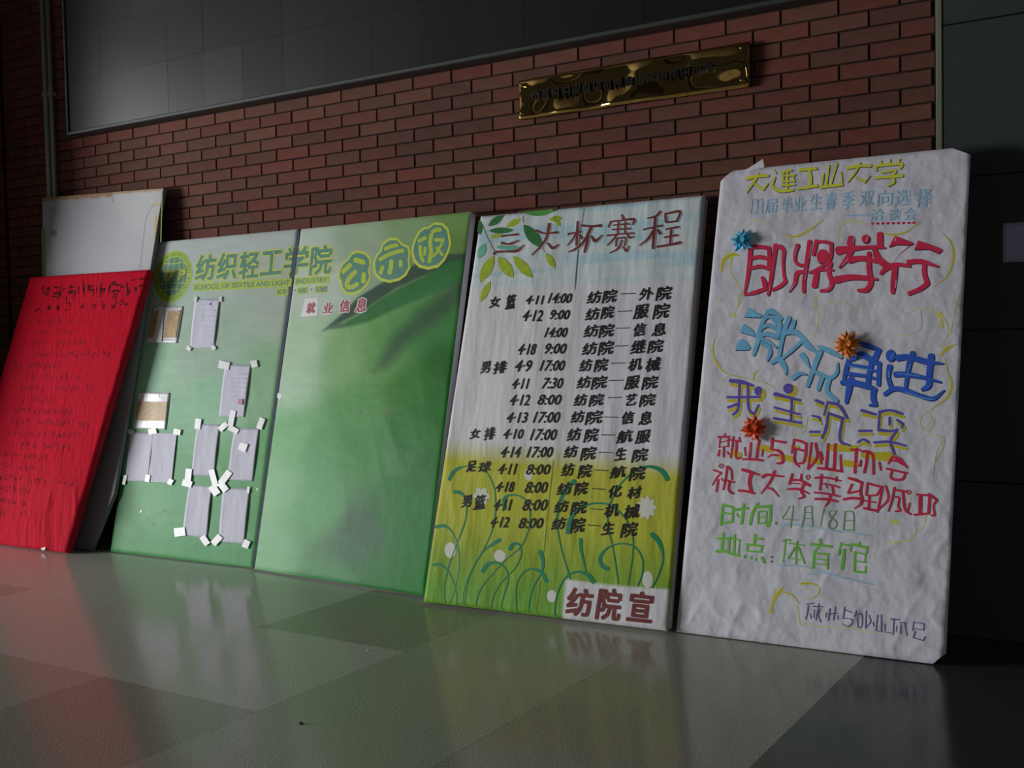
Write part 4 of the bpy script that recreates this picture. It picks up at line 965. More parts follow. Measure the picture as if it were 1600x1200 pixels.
# swirls
sw = [((1100, 210), 3.636, [([(230, 540), (290, 492), (350, 500), (395, 530)], [3, 6, 4, 3]), ([(455, 572), (520, 582), (600, 545), (680, 485)], [3, 14, 12, 3]), ([(758, 590), (775, 530), (820, 492), (900, 505), (925, 530)], [5, 8, 8, 6, 3]), ([(1010, 560), (1080, 572), (1150, 555), (1240, 490)], [4, 14, 10, 2]),
       ([(1350, 560), (1400, 610), (1418, 690), (1385, 800), (1300, 870)], [3, 12, 16, 10, 3]), ([(98, 785), (115, 715), (160, 685), (205, 690)], [8, 26, 30, 4]), ([(165, 690), (152, 770), (190, 850), (212, 900), (195, 985)], [10, 5, 6, 5, 4]), ([(640, 985), (635, 940), (665, 905)], [3, 5, 3]), ([(85, 950), (100, 940)], 8)]),
      ((1100, 460), 3.636, [([(645, 10), (632, 60), (655, 130), (640, 200), (628, 245)], [3, 6, 4, 6, 3]), ([(655, 80), (740, 42), (820, 55), (890, 110)], [3, 5, 4, 2]), ([(1150, 120), (1220, 78), (1300, 95), (1355, 130), (1390, 210), (1340, 305)], [3, 4, 5, 10, 7, 3]), ([(1330, 110), (1350, 130)], 30), ([(1345, 150), (1350, 185)], 20),
       ([(1430, 285), (1380, 310), (1350, 345)], [3, 24, 14]), ([(1370, 370), (1385, 440), (1408, 510), (1380, 590), (1290, 650)], [5, 7, 16, 14, 3]), ([(60, 250), (52, 330), (80, 400), (130, 450), (250, 480), (340, 500), (400, 530)], [4, 12, 14, 6, 4, 4, 3]), ([(310, 428), (290, 450), (280, 485)], [3, 12, 3]), ([(100, 500), (130, 470)], 6),
       ([(1300, 650), (1240, 690), (1235, 750), (1280, 775), (1308, 725), (1280, 680)], 4), ([(1225, 830), (1290, 800), (1360, 815), (1355, 880), (1310, 950)], [3, 4, 6, 4, 3]), ([(200, 0), (185, 90), (130, 140)], [4, 5, 3]), ([(160, 115), (178, 125)], 16), ([(590, 700), (570, 780), (500, 800)], 4), ([(1450, 0), (1420, 120), (1400, 230)], [3, 4, 3]), ([(1230, 90), (1235, 190), (1170, 230), (1080, 230)], 3)]),
      ((1080, 660), 3.81, [([(1205, 590), (1225, 600)], 30), ([(1330, 600), (1340, 650), (1300, 700), (1170, 715)], [4, 6, 8, 10]), ([(1400, 555), (1385, 620), (1330, 665)], [5, 7, 3]), ([(1320, 400), (1305, 470), (1320, 530)], [3, 5, 3]), ([(1500, 110), (1460, 180), (1440, 320)], [3, 5, 3]), ([(1180, 570), (1200, 600), (1240, 590)], 4)]),
      ((1040, 820), 3.478, [([(575, 475), (585, 420), (620, 365), (640, 340)], [20, 14, 26, 6]), ([(640, 365), (690, 380), (730, 430)], [12, 8, 4]), ([(720, 440), (735, 545), (765, 525)], [5, 6, 3]), ([(740, 320), (790, 318), (835, 340), (825, 385), (780, 405)], [16, 12, 7, 5, 3]), ([(770, 535), (850, 555), (1000, 560), (1100, 580), (1230, 592)], [3, 5, 5, 4, 3]), ([(600, 350), (580, 420), (585, 470)], 5)])]
for og, kk, L_ in sw:
    for si, st_ in enumerate(L_):
        ik = Ink(wb, YELP, 'swirl_marking', 0.0007+0.00002*si); ik.strokes([st_], og, kk); ik.done()
ik = Ink(wb, YELO, 'swirl_marking', 0.0012)
for og, kk, L_ in sw:
    for P, W in L_:
        if not np.isscalar(W) and max(W) >= 12: ik.stroke(P, [x*0.55 for x in W], og, kk)
ik.done()
# title, outlined
OT, KT = (1140, 240), 4.706
TT = [([(130, 188), (200, 172), (290, 165)], [26, 20, 22]), ([(215, 150), (190, 200), (130, 290)], [18, 20, 8]), ([(190, 228), (255, 268)], [14, 20]), ([(255, 268), (285, 225)], 10),
      ([(330, 128), (347, 146)], 12), ([(335, 180), (318, 245), (375, 278), (470, 272)], [16, 20, 22, 20]), ([(385, 142), (460, 125)], 16), ([(392, 170), (485, 160)], 14), ([(392, 210), (482, 202)], 16), ([(400, 145), (395, 215)], 12), ([(430, 122), (425, 262)], 14), ([(470, 165), (478, 210)], 10), ([(385, 240), (482, 232)], 14),
      ([(518, 122), (642, 112)], [26, 20]), ([(585, 120), (600, 180), (595, 245)], 22), ([(508, 262), (645, 240)], [18, 24]), ([(692, 150), (680, 242)], 16), ([(733, 90), (714, 232)], 15), ([(792, 78), (745, 232)], 14), ([(820, 140), (828, 212)], 14), ([(668, 250), (750, 240), (832, 230)], 22),
      ([(868, 108), (960, 95), (1040, 92)], [26, 18, 22]), ([(962, 70), (930, 135), (872, 212)], [16, 18, 10]), ([(928, 178), (1000, 212)], [12, 20]), ([(1000, 212), (1035, 165)], 8), ([(1112, 60), (1122, 92)], 14), ([(1180, 48), (1180, 88)], 14), ([(1252, 42), (1240, 82)], 14),
      ([(1080, 125), (1088, 95), (1262, 80), (1255, 112)], 20), ([(1122, 142), (1225, 128), (1185, 175)], 16), ([(1075, 182), (1275, 165)], [20, 22]), ([(1200, 172), (1212, 212), (1168, 242)], [18, 18, 10])]
ik = Ink(wb, OUTL, 'lettering_outline', 0.0014); ik.strokes(TT, OT, KT, (3, 3)); ik.done()
ik = Ink(wb, YEL, 'title_lettering', 0.0020); ik.strokes(TT, OT, KT, (-1.5, -1.5), -0.5); ik.done('olive yellow title line')
BT = [([(170, 350), (203, 346), (203, 440), (163, 445)], 6), ([(172, 350), (160, 445)], 6), ([(163, 445), (205, 440)], 5), ([(215, 345), (245, 343), (242, 442)], 6), ([(215, 345), (213, 402), (242, 400)], 6), ([(870, 458), (1022, 452)], 9)]
ik = Ink(wb, BLT, 'subtitle_lettering', 0.0014); ik.strokes(BT, OT, KT)
for ch, x0, x1, y0, y1 in (('届', 262, 352, 338, 440), ('毕', 382, 460, 328, 436), ('业', 474, 568, 322, 424), ('生', 592, 682, 300, 414), ('春', 700, 790, 288, 412), ('季', 825, 918, 280, 412), ('双', 955, 1066, 277, 386), ('向', 1086, 1200, 270, 388), ('选', 1215, 1335, 265, 386), ('择', 1370, 1490, 258, 396), ('洽', 1032, 1140, 408, 498), ('谈', 1165, 1265, 410, 496), ('会', 1278, 1376, 400, 494)):
    ik.box(ch, x0, x1, y0, y1, OT, KT, 0.004, 0.08, 0.04)
ik.done()
ik = Ink(wb, RMK, 'red_dots', 0.0014)
for i in range(9): ik.ell(1052+i*38, 516-i*0.6, 12, 10, OT, KT, n=8)
ik.done()
# big red line
O5a, O5b, K5 = (1140, 350), (1290, 350), 8.0
J1 = [([(265, 290), (252, 480), (225, 680), (185, 885)], [60, 55, 45, 22]), ([(285, 290), (400, 288), (500, 305)], [55, 45, 50]), ([(492, 300), (498, 430), (488, 565)], [45, 50, 42]), ([(275, 432), (380, 412), (490, 440)], [40, 48, 40]), ([(275, 552), (390, 532), (490, 562)], [42, 46, 40]),
      ([(195, 885), (320, 858), (445, 812)], [28, 52, 46]), ([(448, 815), (440, 740), (412, 672)], [50, 62, 46]), ([(578, 265), (545, 500), (510, 740), (485, 888)], [58, 54, 48, 34]), ([(575, 280), (650, 295), (682, 350)], [50, 55, 46]), ([(682, 340), (672, 500), (680, 640), (702, 715)], [44, 34, 36, 44]), ([(702, 715), (640, 775), (540, 825)], [48, 46, 36]),
      ([(852, 265), (820, 380), (825, 470), (880, 515), (945, 512)], [55, 42, 38, 42, 30]), ([(1002, 218), (965, 480), (932, 700), (928, 848)], [56, 54, 46, 48]), ([(925, 592), (842, 618), (815, 740), (748, 852)], [34, 58, 46, 14]), ([(1088, 210), (1070, 290), (1048, 385)], [50, 48, 42]), ([(1085, 222), (1180, 222), (1272, 245)], [34, 36, 42]),
      ([(1272, 240), (1270, 380), (1235, 480), (1150, 535), (1005, 612)], [44, 46, 42, 34, 30]), ([(1000, 608), (1140, 572), (1300, 580)], [32, 42, 22]), ([(1088, 612), (1075, 700), (1062, 780)], [70, 72, 72]), ([(1265, 490), (1240, 600), (1278, 740), (1235, 820), (1135, 838)], [54, 52, 60, 54, 30])]
J2 = [([(158, 335), (300, 312), (480, 296), (620, 288), (748, 302)], [110, 70, 48, 44, 18]), ([(318, 175), (312, 250)], [82, 96]), ([(680, 125), (680, 290)], 76), ([(340, 290), (270, 430), (175, 545)], [72, 66, 26]), ([(600, 290), (650, 420), (720, 490), (800, 520)], [60, 84, 84, 50]), ([(300, 455), (430, 430), (560, 442), (640, 475)], [80, 66, 66, 40]),
      ([(545, 365), (542, 560), (565, 730), (510, 825), (405, 830)], [56, 64, 66, 66, 34]), ([(130, 700), (300, 668), (500, 675), (650, 695)], [92, 74, 60, 24]), ([(690, 620), (770, 545), (900, 508), (1055, 528)], [40, 74, 50, 34]), ([(868, 520), (852, 700), (838, 860)], [74, 76, 52]), ([(1030, 478), (1200, 470), (1408, 535)], [62, 58, 22]), ([(1235, 495), (1235, 620), (1272, 745)], [56, 58, 64]), ([(1272, 745), (1190, 808), (1042, 872)], [66, 58, 52])]
J2p = [[(870, 150), (1110, 245), (1060, 265), (900, 258), (790, 292)], [(1158, 208), (1300, 255), (1470, 325), (1420, 370), (1300, 318), (1110, 322)]]
ik = Ink(wb, DRK, 'lettering_shade', 0.0016); ik.strokes(J1, O5a, K5, (9, 9)); ik.strokes(J2, O5b, K5, (9, 9)); ik.ell(1165, 412, 78, 90, O5a, K5, (8, 10)); ik.ell(505, 192, 52, 56, O5b, K5, (9, 9))
for P in J2p: ik.poly(P, O5b, K5, (4, 14))
ik.done()
ik = Ink(wb, RMK, 'big_red_lettering', 0.0023); ik.strokes(J1, O5a, K5); ik.strokes(J2, O5b, K5); ik.ell(1165, 405, 75, 88, O5a, K5); ik.ell(500, 188, 48, 52, O5b, K5)
for P in J2p: ik.poly(P, O5b, K5)
ik.stroke([(1060, 272), (940, 370), (842, 480)], [10, 5, 3], O5b, K5)
ik.done('large crimson hand-drawn characters')
ik = Ink(wb, PINK, 'lettering_highlight', 0.0029)
ik.strokes([([(845, 290), (815, 390)], 6), ([(1030, 250), (1000, 430)], 5), ([(820, 740), (760, 840)], 8), ([(412, 790), (405, 720)], 7), ([(512, 760), (495, 870)], 5), ([(1265, 770), (1210, 825)], 8), ([(965, 560), (950, 700)], 5)], O5a, K5)
ik.strokes([([(355, 170), (345, 235)], 8), ([(525, 165), (505, 220)], 9), ([(285, 430), (215, 520)], 8), ([(585, 340), (600, 440)], 12), ([(880, 180), (870, 215)], 14), ([(885, 700), (878, 800)], 10)], O5b, K5); ik.done()
# blue line
OB, KB = (1130, 470), 6.665
JB = [([(470, 105), (402, 250), (358, 390)], [40, 40, 44]), ([(560, 175), (590, 260), (558, 385)], [44, 50, 42]), ([(418, 205), (485, 168), (560, 240)], [28, 34, 40]), ([(400, 290), (465, 255), (560, 292)], [30, 44, 30]), ([(355, 375), (450, 345), (570, 385)], [50, 50, 40]), ([(375, 390), (340, 490), (318, 565)], [44, 44, 32]),
      ([(400, 398), (470, 430), (558, 488)], [38, 38, 20]), ([(400, 440), (470, 480), (490, 540), (460, 622)], [34, 42, 42, 24]), ([(690, 175), (622, 360), (580, 610)], [48, 50, 34]), ([(640, 330), (740, 325), (830, 390), (975, 545)], [60, 56, 44, 26]), ([(830, 410), (740, 500), (612, 605)], [40, 34, 30]),
      ([(505, 645), (580, 610), (640, 690), (655, 765)], [40, 60, 58, 18]), ([(820, 560), (855, 610), (900, 695)], [56, 58, 14]), ([(728, 805), (800, 758), (872, 768)], [52, 42, 12]), ([(840, 450), (900, 490), (1000, 550)], [36, 44, 14]), ([(1000, 478), (1100, 520), (1235, 590)], [36, 54, 34]),
      ([(1015, 530), (945, 700), (880, 890)], [52, 54, 40]), ([(1195, 648), (1188, 740), (1130, 800), (1040, 778), (940, 730)], [18, 36, 42, 34, 40]), ([(1035, 790), (990, 925)], [50, 42]), ([(1108, 800), (1085, 945), (1185, 1045)], [50, 46, 50]), ([(740, 210), (725, 280)], [44, 40])]
JBp = [[(268, 75), (412, 155), (390, 178), (222, 170)], [(215, 238), (322, 312), (332, 372), (180, 325)], [(150, 420), (195, 398), (250, 430), (288, 492), (270, 512), (130, 515)], [(482, 75), (540, 95), (628, 188), (610, 208), (540, 150), (455, 135)]]
ik = Ink(wb, NAV, 'lettering_shade', 0.0016); ik.strokes(JB, OB, KB, (8, 8))
for P in JBp: ik.poly(P, OB, KB, (2, 9))
ik.done()
ik = Ink(wb, BLL, 'light_blue_lettering', 0.0023); ik.strokes(JB, OB, KB)
for P in JBp: ik.poly(P, OB, KB)
ik.done('light blue hand-drawn characters')
OD, KD = (1290, 510), 8.0
JD = [([(400, 195), (550, 250), (692, 300)], [50, 70, 30]), ([(668, 300), (610, 420)], [60, 80]), ([(330, 405), (450, 355), (560, 410)], [70, 84, 60]), ([(300, 405), (255, 550), (232, 680)], [60, 58, 44]), ([(590, 400), (545, 600), (528, 750)], [66, 62, 62]), ([(300, 480), (560, 525)], 42), ([(290, 592), (540, 625)], 44),
      ([(672, 455), (668, 600), (662, 735)], [52, 56, 50]), ([(590, 452), (690, 472)], 40), ([(590, 555), (660, 560)], 30), ([(585, 642), (662, 665)], 34), ([(205, 705), (350, 705), (500, 742), (630, 795)], [60, 74, 72, 50]), ([(325, 650), (290, 800), (262, 955)], [70, 76, 44]), ([(602, 790), (598, 900), (625, 985)], [72, 70, 60]), ([(625, 985), (545, 985)], [44, 22]),
      ([(805, 500), (785, 630), (825, 775)], [74, 52, 62]), ([(905, 395), (1050, 385), (1250, 440), (1475, 468)], [86, 64, 70, 14]), ([(872, 602), (1000, 600), (1200, 635), (1442, 700)], [72, 66, 50, 22]), ([(1092, 335), (1040, 500), (1000, 785)], [70, 66, 40]), ([(1322, 365), (1295, 600), (1285, 740), (1205, 792)], [82, 72, 78, 40]),
      ([(740, 850), (860, 780), (1000, 802), (1200, 872), (1350, 902), (1485, 800)], [50, 60, 62, 52, 54, 16])]
ik = Ink(wb, NAV, 'lettering_shade', 0.0016); ik.strokes(JD, OD, KD, (9, 10)); ik.ell(822, 375, 60, 74, OD, KD, (6, 6)); ik.done()
ik = Ink(wb, BLD, 'dark_blue_lettering', 0.0026); ik.strokes(JD, OD, KD); ik.ell(815, 368, 60, 74, OD, KD); ik.done('royal blue hand-drawn characters')
ik = Ink(wb, BLL, 'lettering_highlight', 0.0031); ik.strokes([([(850, 340), (815, 410)], 8), ([(1065, 480), (1020, 600)], 8), ([(300, 500), (545, 545)], 10), ([(1000, 820), (1200, 890), (1350, 915)], 10), ([(900, 590), (1180, 625)], 8), ([(790, 560), (800, 640)], 14)], OD, KD); ik.done()
# violet line on yellow shade
OV, KV = (1125, 580), 5.246
JV = [([(85, 78), (180, 90), (275, 120)], [32, 34, 16]), ([(60, 215), (330, 212)], 20), ([(162, 100), (152, 300), (108, 358)], [20, 20, 18]), ([(230, 112), (235, 300), (275, 352)], [20, 20, 16]), ([(318, 278), (280, 358)], 18), ([(65, 298), (155, 266)], 20),
      ([(450, 188), (660, 240)], [32, 18]), ([(448, 298), (655, 355)], [18, 16]), ([(442, 386), (668, 425)], [20, 18]), ([(592, 218), (583, 402)], [22, 20]), ([(785, 240), (845, 265)], 22), ([(755, 366), (812, 380), (825, 410)], [16, 18, 10]), ([(738, 498), (815, 498)], 20), ([(885, 252), (855, 362)], 16), ([(882, 255), (980, 285), (1045, 388)], [22, 24, 20]),
      ([(892, 342), (870, 470), (838, 552)], [22, 26, 16]), ([(890, 345), (1015, 388)], 20), ([(1005, 392), (985, 565), (1070, 612)], [24, 24, 14]), ([(1160, 322), (1280, 356)], [24, 18]), ([(1140, 490), (1240, 490)], 22), ([(1130, 585), (1175, 560), (1222, 585)], 18), ([(1305, 335), (1400, 322), (1500, 352)], [24, 22, 16]), ([(1312, 340), (1300, 472)], 20), ([(1392, 380), (1392, 440)], 20),
      ([(1450, 400), (1500, 435), (1490, 465)], [14, 20, 16]), ([(1298, 482), (1400, 492), (1455, 478)], [24, 22, 16]), ([(1450, 490), (1400, 575), (1432, 685)], [18, 24, 18]), ([(1265, 585), (1390, 580), (1525, 612)], [22, 20, 16])]
ik = Ink(wb, YELO, 'lettering_shade', 0.0014); ik.strokes(JV, OV, KV, (10, 28), 4); ik.ell(325, 172, 40, 50, OV, KV, (12, 16)); ik.ell(575, 150, 48, 50, OV, KV, (14, 12))
ik.strokes([([(600, 145), (640, 150)], 20), ([(820, 150), (980, 158)], 42), ([(700, 222), (760, 235)], 40), ([(415, 150), (480, 165)], 36), ([(530, 205), (605, 220)], 36), ([(900, 240), (985, 252)], 38), ([(1020, 195), (1180, 205)], [30, 60]), ([(250, 180), (290, 200)], 40)], (1080, 660), 3.81)
ik.done()
ik = Ink(wb, PUR, 'violet_lettering', 0.0026); ik.strokes(JV, OV, KV); ik.ell(315, 162, 32, 38, OV, KV); ik.ell(562, 144, 42, 42, OV, KV); ik.done('violet hand-drawn characters with yellow shade')
# two red lines
OR, KR, OS, KS = (1110, 670), 8.889, (1280, 680), 8.42
R1 = [([(115, 115), (200, 112), (262, 112)], 30), ([(205, 68), (205, 110)], 18), ([(140, 130), (125, 262)], 18), ([(255, 125), (250, 250)], 18), ([(150, 190), (240, 165)], 14), ([(150, 255), (250, 245)], 15), ([(192, 250), (187, 392)], 25), ([(130, 290), (112, 375)], [15, 32]), ([(240, 320), (258, 358)], 20), ([(280, 155), (425, 178)], 26),
      ([(322, 110), (310, 250), (283, 405)], 25), ([(370, 180), (362, 395), (422, 405)], 30), ([(402, 120), (412, 162)], 22), ([(480, 260), (490, 372)], 20), ([(568, 195), (545, 402)], 30), ([(682, 165), (640, 402)], 34), ([(732, 288), (718, 382)], 22), ([(455, 425), (600, 425), (732, 442)], [30, 36, 30]),
      ([(868, 128), (850, 285)], 38), ([(870, 162), (1045, 192)], [26, 36]), ([(850, 288), (960, 312), (1012, 390), (1000, 468), (930, 482)], [26, 38, 44, 44, 28]), ([(800, 398), (860, 365), (950, 372)], [14, 30, 26]), ([(1165, 150), (1150, 250), (1128, 345)], [30, 26, 18]), ([(1160, 155), (1250, 172), (1345, 215)], [34, 38, 32]), ([(1165, 270), (1320, 312)], 30),
      ([(1180, 290), (1172, 440), (1235, 530)], [32, 36, 22]), ([(1335, 220), (1322, 390), (1290, 470), (1228, 482)], [34, 36, 34, 24]), ([(1405, 195), (1385, 380), (1358, 562)], 28), ([(1462, 205), (1485, 400), (1362, 562)], [36, 34, 28]), ([(1530, 320), (1560, 430)], 30)]
R1b = [([(20, 240), (28, 380)], 24), ([(122, 115), (92, 440)], 34), ([(215, 118), (195, 450)], 36), ([(280, 260), (292, 465)], [24, 32]), ([(-15, 435), (140, 450), (305, 480)], [34, 40, 30]), ([(418, 188), (535, 195)], 30), ([(492, 180), (470, 500)], 36), ([(548, 330), (545, 402), (520, 400)], 24), ([(560, 215), (640, 215), (705, 255)], [32, 34, 38]), ([(712, 255), (715, 515)], 32),
       ([(640, 230), (620, 370), (595, 495)], 34), ([(792, 355), (812, 462)], 26), ([(960, 285), (908, 378)], 24), ([(955, 288), (1060, 318), (1165, 432)], [32, 46, 20]), ([(930, 335), (1020, 340), (1120, 390)], 30), ([(885, 440), (1158, 502)], 28), ([(958, 470), (945, 560), (1040, 590), (1112, 565), (1132, 495)], [26, 30, 36, 34, 28])]
R2 = [([(125, 520), (150, 545), (185, 515), (150, 490), (122, 520)], 12), ([(45, 572), (155, 612)], 26), ([(150, 618), (85, 690), (28, 785)], [26, 24, 16]), ([(112, 705), (90, 872)], 32), ([(155, 690), (180, 725)], 22), ([(240, 520), (215, 700), (185, 848)], 28), ([(240, 525), (290, 575), (305, 705)], 26), ([(208, 712), (335, 745)], 28), ([(272, 730), (262, 850), (322, 902)], 30),
      ([(445, 568), (570, 605), (682, 642)], [44, 46, 24]), ([(572, 620), (545, 740), (570, 868)], [50, 48, 44]), ([(400, 858), (500, 868), (615, 898)], [38, 34, 30]), ([(728, 672), (800, 640), (1020, 665)], [48, 40, 24]), ([(895, 590), (830, 740), (705, 900)], [40, 34, 16]), ([(775, 822), (860, 838), (955, 942)], [22, 32, 16]),
      ([(1142, 630), (1100, 768)], 34), ([(1268, 635), (1260, 720)], 30), ([(1330, 668), (1360, 645), (1385, 675), (1355, 705), (1332, 675)], 14), ([(1110, 715), (1250, 718), (1385, 790)], [34, 32, 40]), ([(1130, 755), (1330, 775)], 16), ([(1075, 840), (1230, 838), (1375, 902)], [28, 36, 18]), ([(1310, 770), (1262, 860), (1305, 940), (1230, 972)], [36, 38, 34, 24])]
R2b = [([(-50, 560), (100, 560), (285, 602)], [28, 28, 18]), ([(35, 520), (15, 720)], 30), ([(230, 550), (222, 610)], 26), ([(60, 640), (200, 665), (268, 692)], 22), ([(172, 665), (190, 780)], 28), ([(-60, 755), (100, 770), (268, 805)], 26), ([(-50, 840), (120, 845), (245, 875)], [34, 36, 26]), ([(150, 790), (120, 885), (75, 945)], [32, 30, 14]), ([(85, 640), (110, 700)], 14),
       ([(388, 565), (480, 590), (572, 630)], [34, 40, 32]), ([(560, 640), (545, 760), (565, 830), (545, 910), (465, 965)], [34, 32, 36, 34, 14]), ([(432, 645), (382, 762)], 28), ([(385, 765), (545, 730)], 26), ([(325, 845), (430, 828), (530, 835)], 36), ([(640, 625), (620, 790)], 26), ([(640, 635), (825, 682)], 30), ([(820, 690), (755, 785), (640, 795)], [28, 26, 22]), ([(590, 862), (745, 885)], 22),
       ([(662, 800), (650, 965)], 30), ([(590, 962), (740, 992)], 32), ([(835, 675), (800, 850), (768, 1015)], 28), ([(878, 665), (908, 840), (782, 980)], [24, 34, 24]), ([(990, 690), (960, 850), (912, 1002)], [30, 26, 20]), ([(985, 720), (1155, 742)], 28), ([(1000, 810), (1052, 828), (1040, 930), (1065, 990), (1005, 1002)], 26), ([(1100, 730), (1128, 970), (1210, 1045)], [32, 34, 20]),
       ([(1192, 895), (1160, 1012)], 26), ([(1150, 745), (1180, 725), (1205, 750), (1180, 778), (1152, 752)], 14), ([(1282, 780), (1430, 792)], 28), ([(1332, 800), (1328, 1035)], 46), ([(1255, 1048), (1440, 1030)], 30), ([(1440, 775), (1500, 815), (1555, 862)], 30), ([(1455, 800), (1440, 1025)], 36), ([(1540, 870), (1505, 930), (1520, 1050), (1470, 1052)], [28, 26, 28, 20])]
ik = Ink(wb, RMK2, 'red_lettering_lines', 0.0029); ik.strokes(R1, OR, KR); ik.strokes(R1b, OS, KS); ik.strokes(R2, OR, KR); ik.strokes(R2b, OS, KS); ik.done('two lines of crimson marker characters')
# green date and place
OG, KG = (1110, 780), 5.714
G1 = [([(115, 45), (108, 130), (98, 232)], 22), ([(112, 50), (205, 72)], 22), ([(205, 70), (200, 205)], 20), ([(110, 120), (200, 132)], 16), ([(100, 220), (205, 198)], 20), ([(215, 98), (338, 80)], 24), ([(300, 42), (290, 150), (282, 218)], 24), ([(268, 218), (290, 215)], 14), ([(240, 130), (255, 160)], 14), ([(425, 38), (378, 130), (358, 228)], 24), ([(400, 75), (545, 60)], 24), ([(540, 62), (535, 180), (515, 240)], [24, 24, 34]),
      ([(432, 112), (428, 218)], 16), ([(432, 112), (500, 112), (498, 205)], 14), ([(430, 162), (500, 160)], 12), ([(428, 218), (500, 210)], 14), ([(118, 305), (105, 462)], 24), ([(68, 352), (155, 350)], 20), ([(58, 466), (138, 464)], 28), ([(172, 355), (165, 478)], 20), ([(160, 480), (265, 506)], 22), ([(172, 340), (272, 368)], 16), ([(265, 368), (255, 485)], 14), ([(222, 318), (215, 482)], 18),
      ([(402, 318), (395, 402)], 22), ([(400, 350), (472, 356)], 20), ([(325, 402), (475, 420)], 20), ([(335, 402), (332, 462)], 18), ([(467, 420), (455, 472)], 18), ([(332, 462), (462, 472)], 16), ([(315, 500), (312, 525)], 14), ([(370, 510), (368, 532)], 16), ([(408, 525), (412, 548)], 16), ([(465, 520), (485, 565)], 26),
      ([(650, 372), (695, 360), (720, 375)], 14), ([(675, 362), (655, 562)], 14), ([(700, 392), (842, 412)], 12), ([(778, 375), (765, 575)], 16), ([(760, 430), (700, 528)], 14), ([(790, 430), (845, 572)], 16), ([(730, 530), (800, 542)], 10), ([(982, 355), (985, 402)], 22), ([(902, 402), (1082, 422)], 24), ([(965, 430), (930, 472)], 18), ([(928, 480), (1062, 492)], 18), ([(930, 490), (918, 618)], 22), ([(1052, 490), (1050, 625)], 16), ([(930, 530), (1050, 546)], 12), ([(930, 572), (1050, 588)], 12),
      ([(1170, 388), (1148, 495)], 18), ([(1165, 400), (1235, 412)], 18), ([(1198, 450), (1178, 625)], 28), ([(1258, 402), (1402, 432)], 24), ([(1260, 412), (1250, 465)], 16), ([(1402, 432), (1395, 485)], 18), ([(1332, 385), (1332, 420)], 18), ([(1292, 470), (1285, 645)], 22), ([(1292, 472), (1392, 492)], 16), ([(1386, 492), (1380, 562)], 14), ([(1290, 552), (1385, 564)], 16), ([(1288, 645), (1388, 655)], 20), ([(1386, 600), (1385, 655)], 16)]
G2 = [([(712, 58), (680, 120), (648, 172), (720, 180), (782, 188)], 7), ([(742, 58), (732, 150), (720, 252)], 9), ([(848, 70), (838, 160), (818, 248)], 8), ([(848, 72), (905, 70), (908, 160), (915, 242), (895, 238)], 7), ([(842, 120), (902, 120)], 6), ([(835, 172), (905, 172)], 6), ([(1018, 82), (1000, 160), (985, 242)], 8), ([(1125, 105), (1065, 108), (1072, 155), (1130, 210), (1105, 262), (1060, 245), (1080, 180), (1128, 108)], 7),
      ([(1202, 108), (1190, 272)], 9), ([(1200, 112), (1275, 120), (1280, 282)], 8), ([(1195, 190), (1278, 190)], 7), ([(1188, 272), (1282, 280)], 9)]
ik = Ink(wb, UND, 'blue_underlines', 0.0014); ik.strokes([([(595, 230), (850, 232), (1180, 296)], [12, 14, 12]), ([(820, 290), (1000, 268), (1200, 290), (1415, 325)], [3, 6, 8, 14]), ([(620, 590), (850, 600), (1150, 690), (1450, 760)], [16, 14, 14, 14]), ([(870, 672), (1000, 660), (1140, 672)], [12, 10, 6])], OG, KG); ik.done()
ik = Ink(wb, GRN, 'green_lettering', 0.0020); ik.strokes(G1, OG, KG); ik.done('bright green marker characters')
ik = Ink(wb, GRD, 'thin_green_lettering', 0.0020); ik.strokes(G2, OG, KG, wadd=2); ik.done()
ik = Ink(wb, GRY, 'colon_marks', 0.0020); ik.ell(590, 214, 10, 11, OG, KG, n=8); ik.ell(552, 516, 13, 10, OG, KG, n=8); ik.ell(550, 556, 13, 10, OG, KG, n=8); ik.done()
OP, KP = (1190, 880), 5.926
G3 = [([(420, 378), (485, 370)], 9), ([(437, 392), (430, 450), (412, 520)], 9), ([(455, 470), (462, 512)], 8), ([(492, 430), (485, 500)], 8), ([(478, 398), (572, 402)], 8), ([(535, 378), (520, 450), (505, 525)], 9), ([(548, 420), (530, 480), (552, 545)], 9), ([(602, 458), (600, 502)], 8), ([(638, 418), (622, 530)], 9), ([(688, 402), (670, 525)], 9), ([(708, 482), (710, 518)], 8), ([(615, 470), (705, 462)], 6),
      ([(772, 405), (758, 512)], 10), ([(775, 430), (840, 456)], 7), ([(762, 510), (832, 516), (842, 556), (800, 584), (755, 562)], 8), ([(882, 438), (865, 495)], 9), ([(885, 478), (930, 470), (932, 575), (900, 592), (888, 500)], 8), ([(972, 438), (965, 605)], 9), ([(995, 478), (1012, 540), (970, 592)], 8), ([(1035, 545), (1042, 582)], 8), ([(1078, 478), (1062, 625)], 9), ([(1112, 478), (1112, 630)], 9), ([(1145, 560), (1146, 622)], 8), ([(1055, 622), (1200, 645)], 6),
      ([(1200, 515), (1282, 522)], 12), ([(1228, 518), (1220, 662)], 9), ([(1256, 578), (1250, 632)], 8), ([(1280, 545), (1342, 552)], 8), ([(1292, 548), (1288, 652)], 8), ([(1330, 552), (1348, 672)], 8), ([(1412, 540), (1400, 622)], 9), ([(1412, 548), (1502, 560), (1502, 622)], 8), ([(1402, 602), (1502, 618)], 7), ([(1425, 628), (1408, 692)], 11), ([(1418, 690), (1502, 716)], 7), ([(1518, 678), (1500, 718)], 10)]
ik = Ink(wb, PUT, 'signature_lettering', 0.0020); ik.strokes(G3, OP, KP, wadd=1); ik.done()

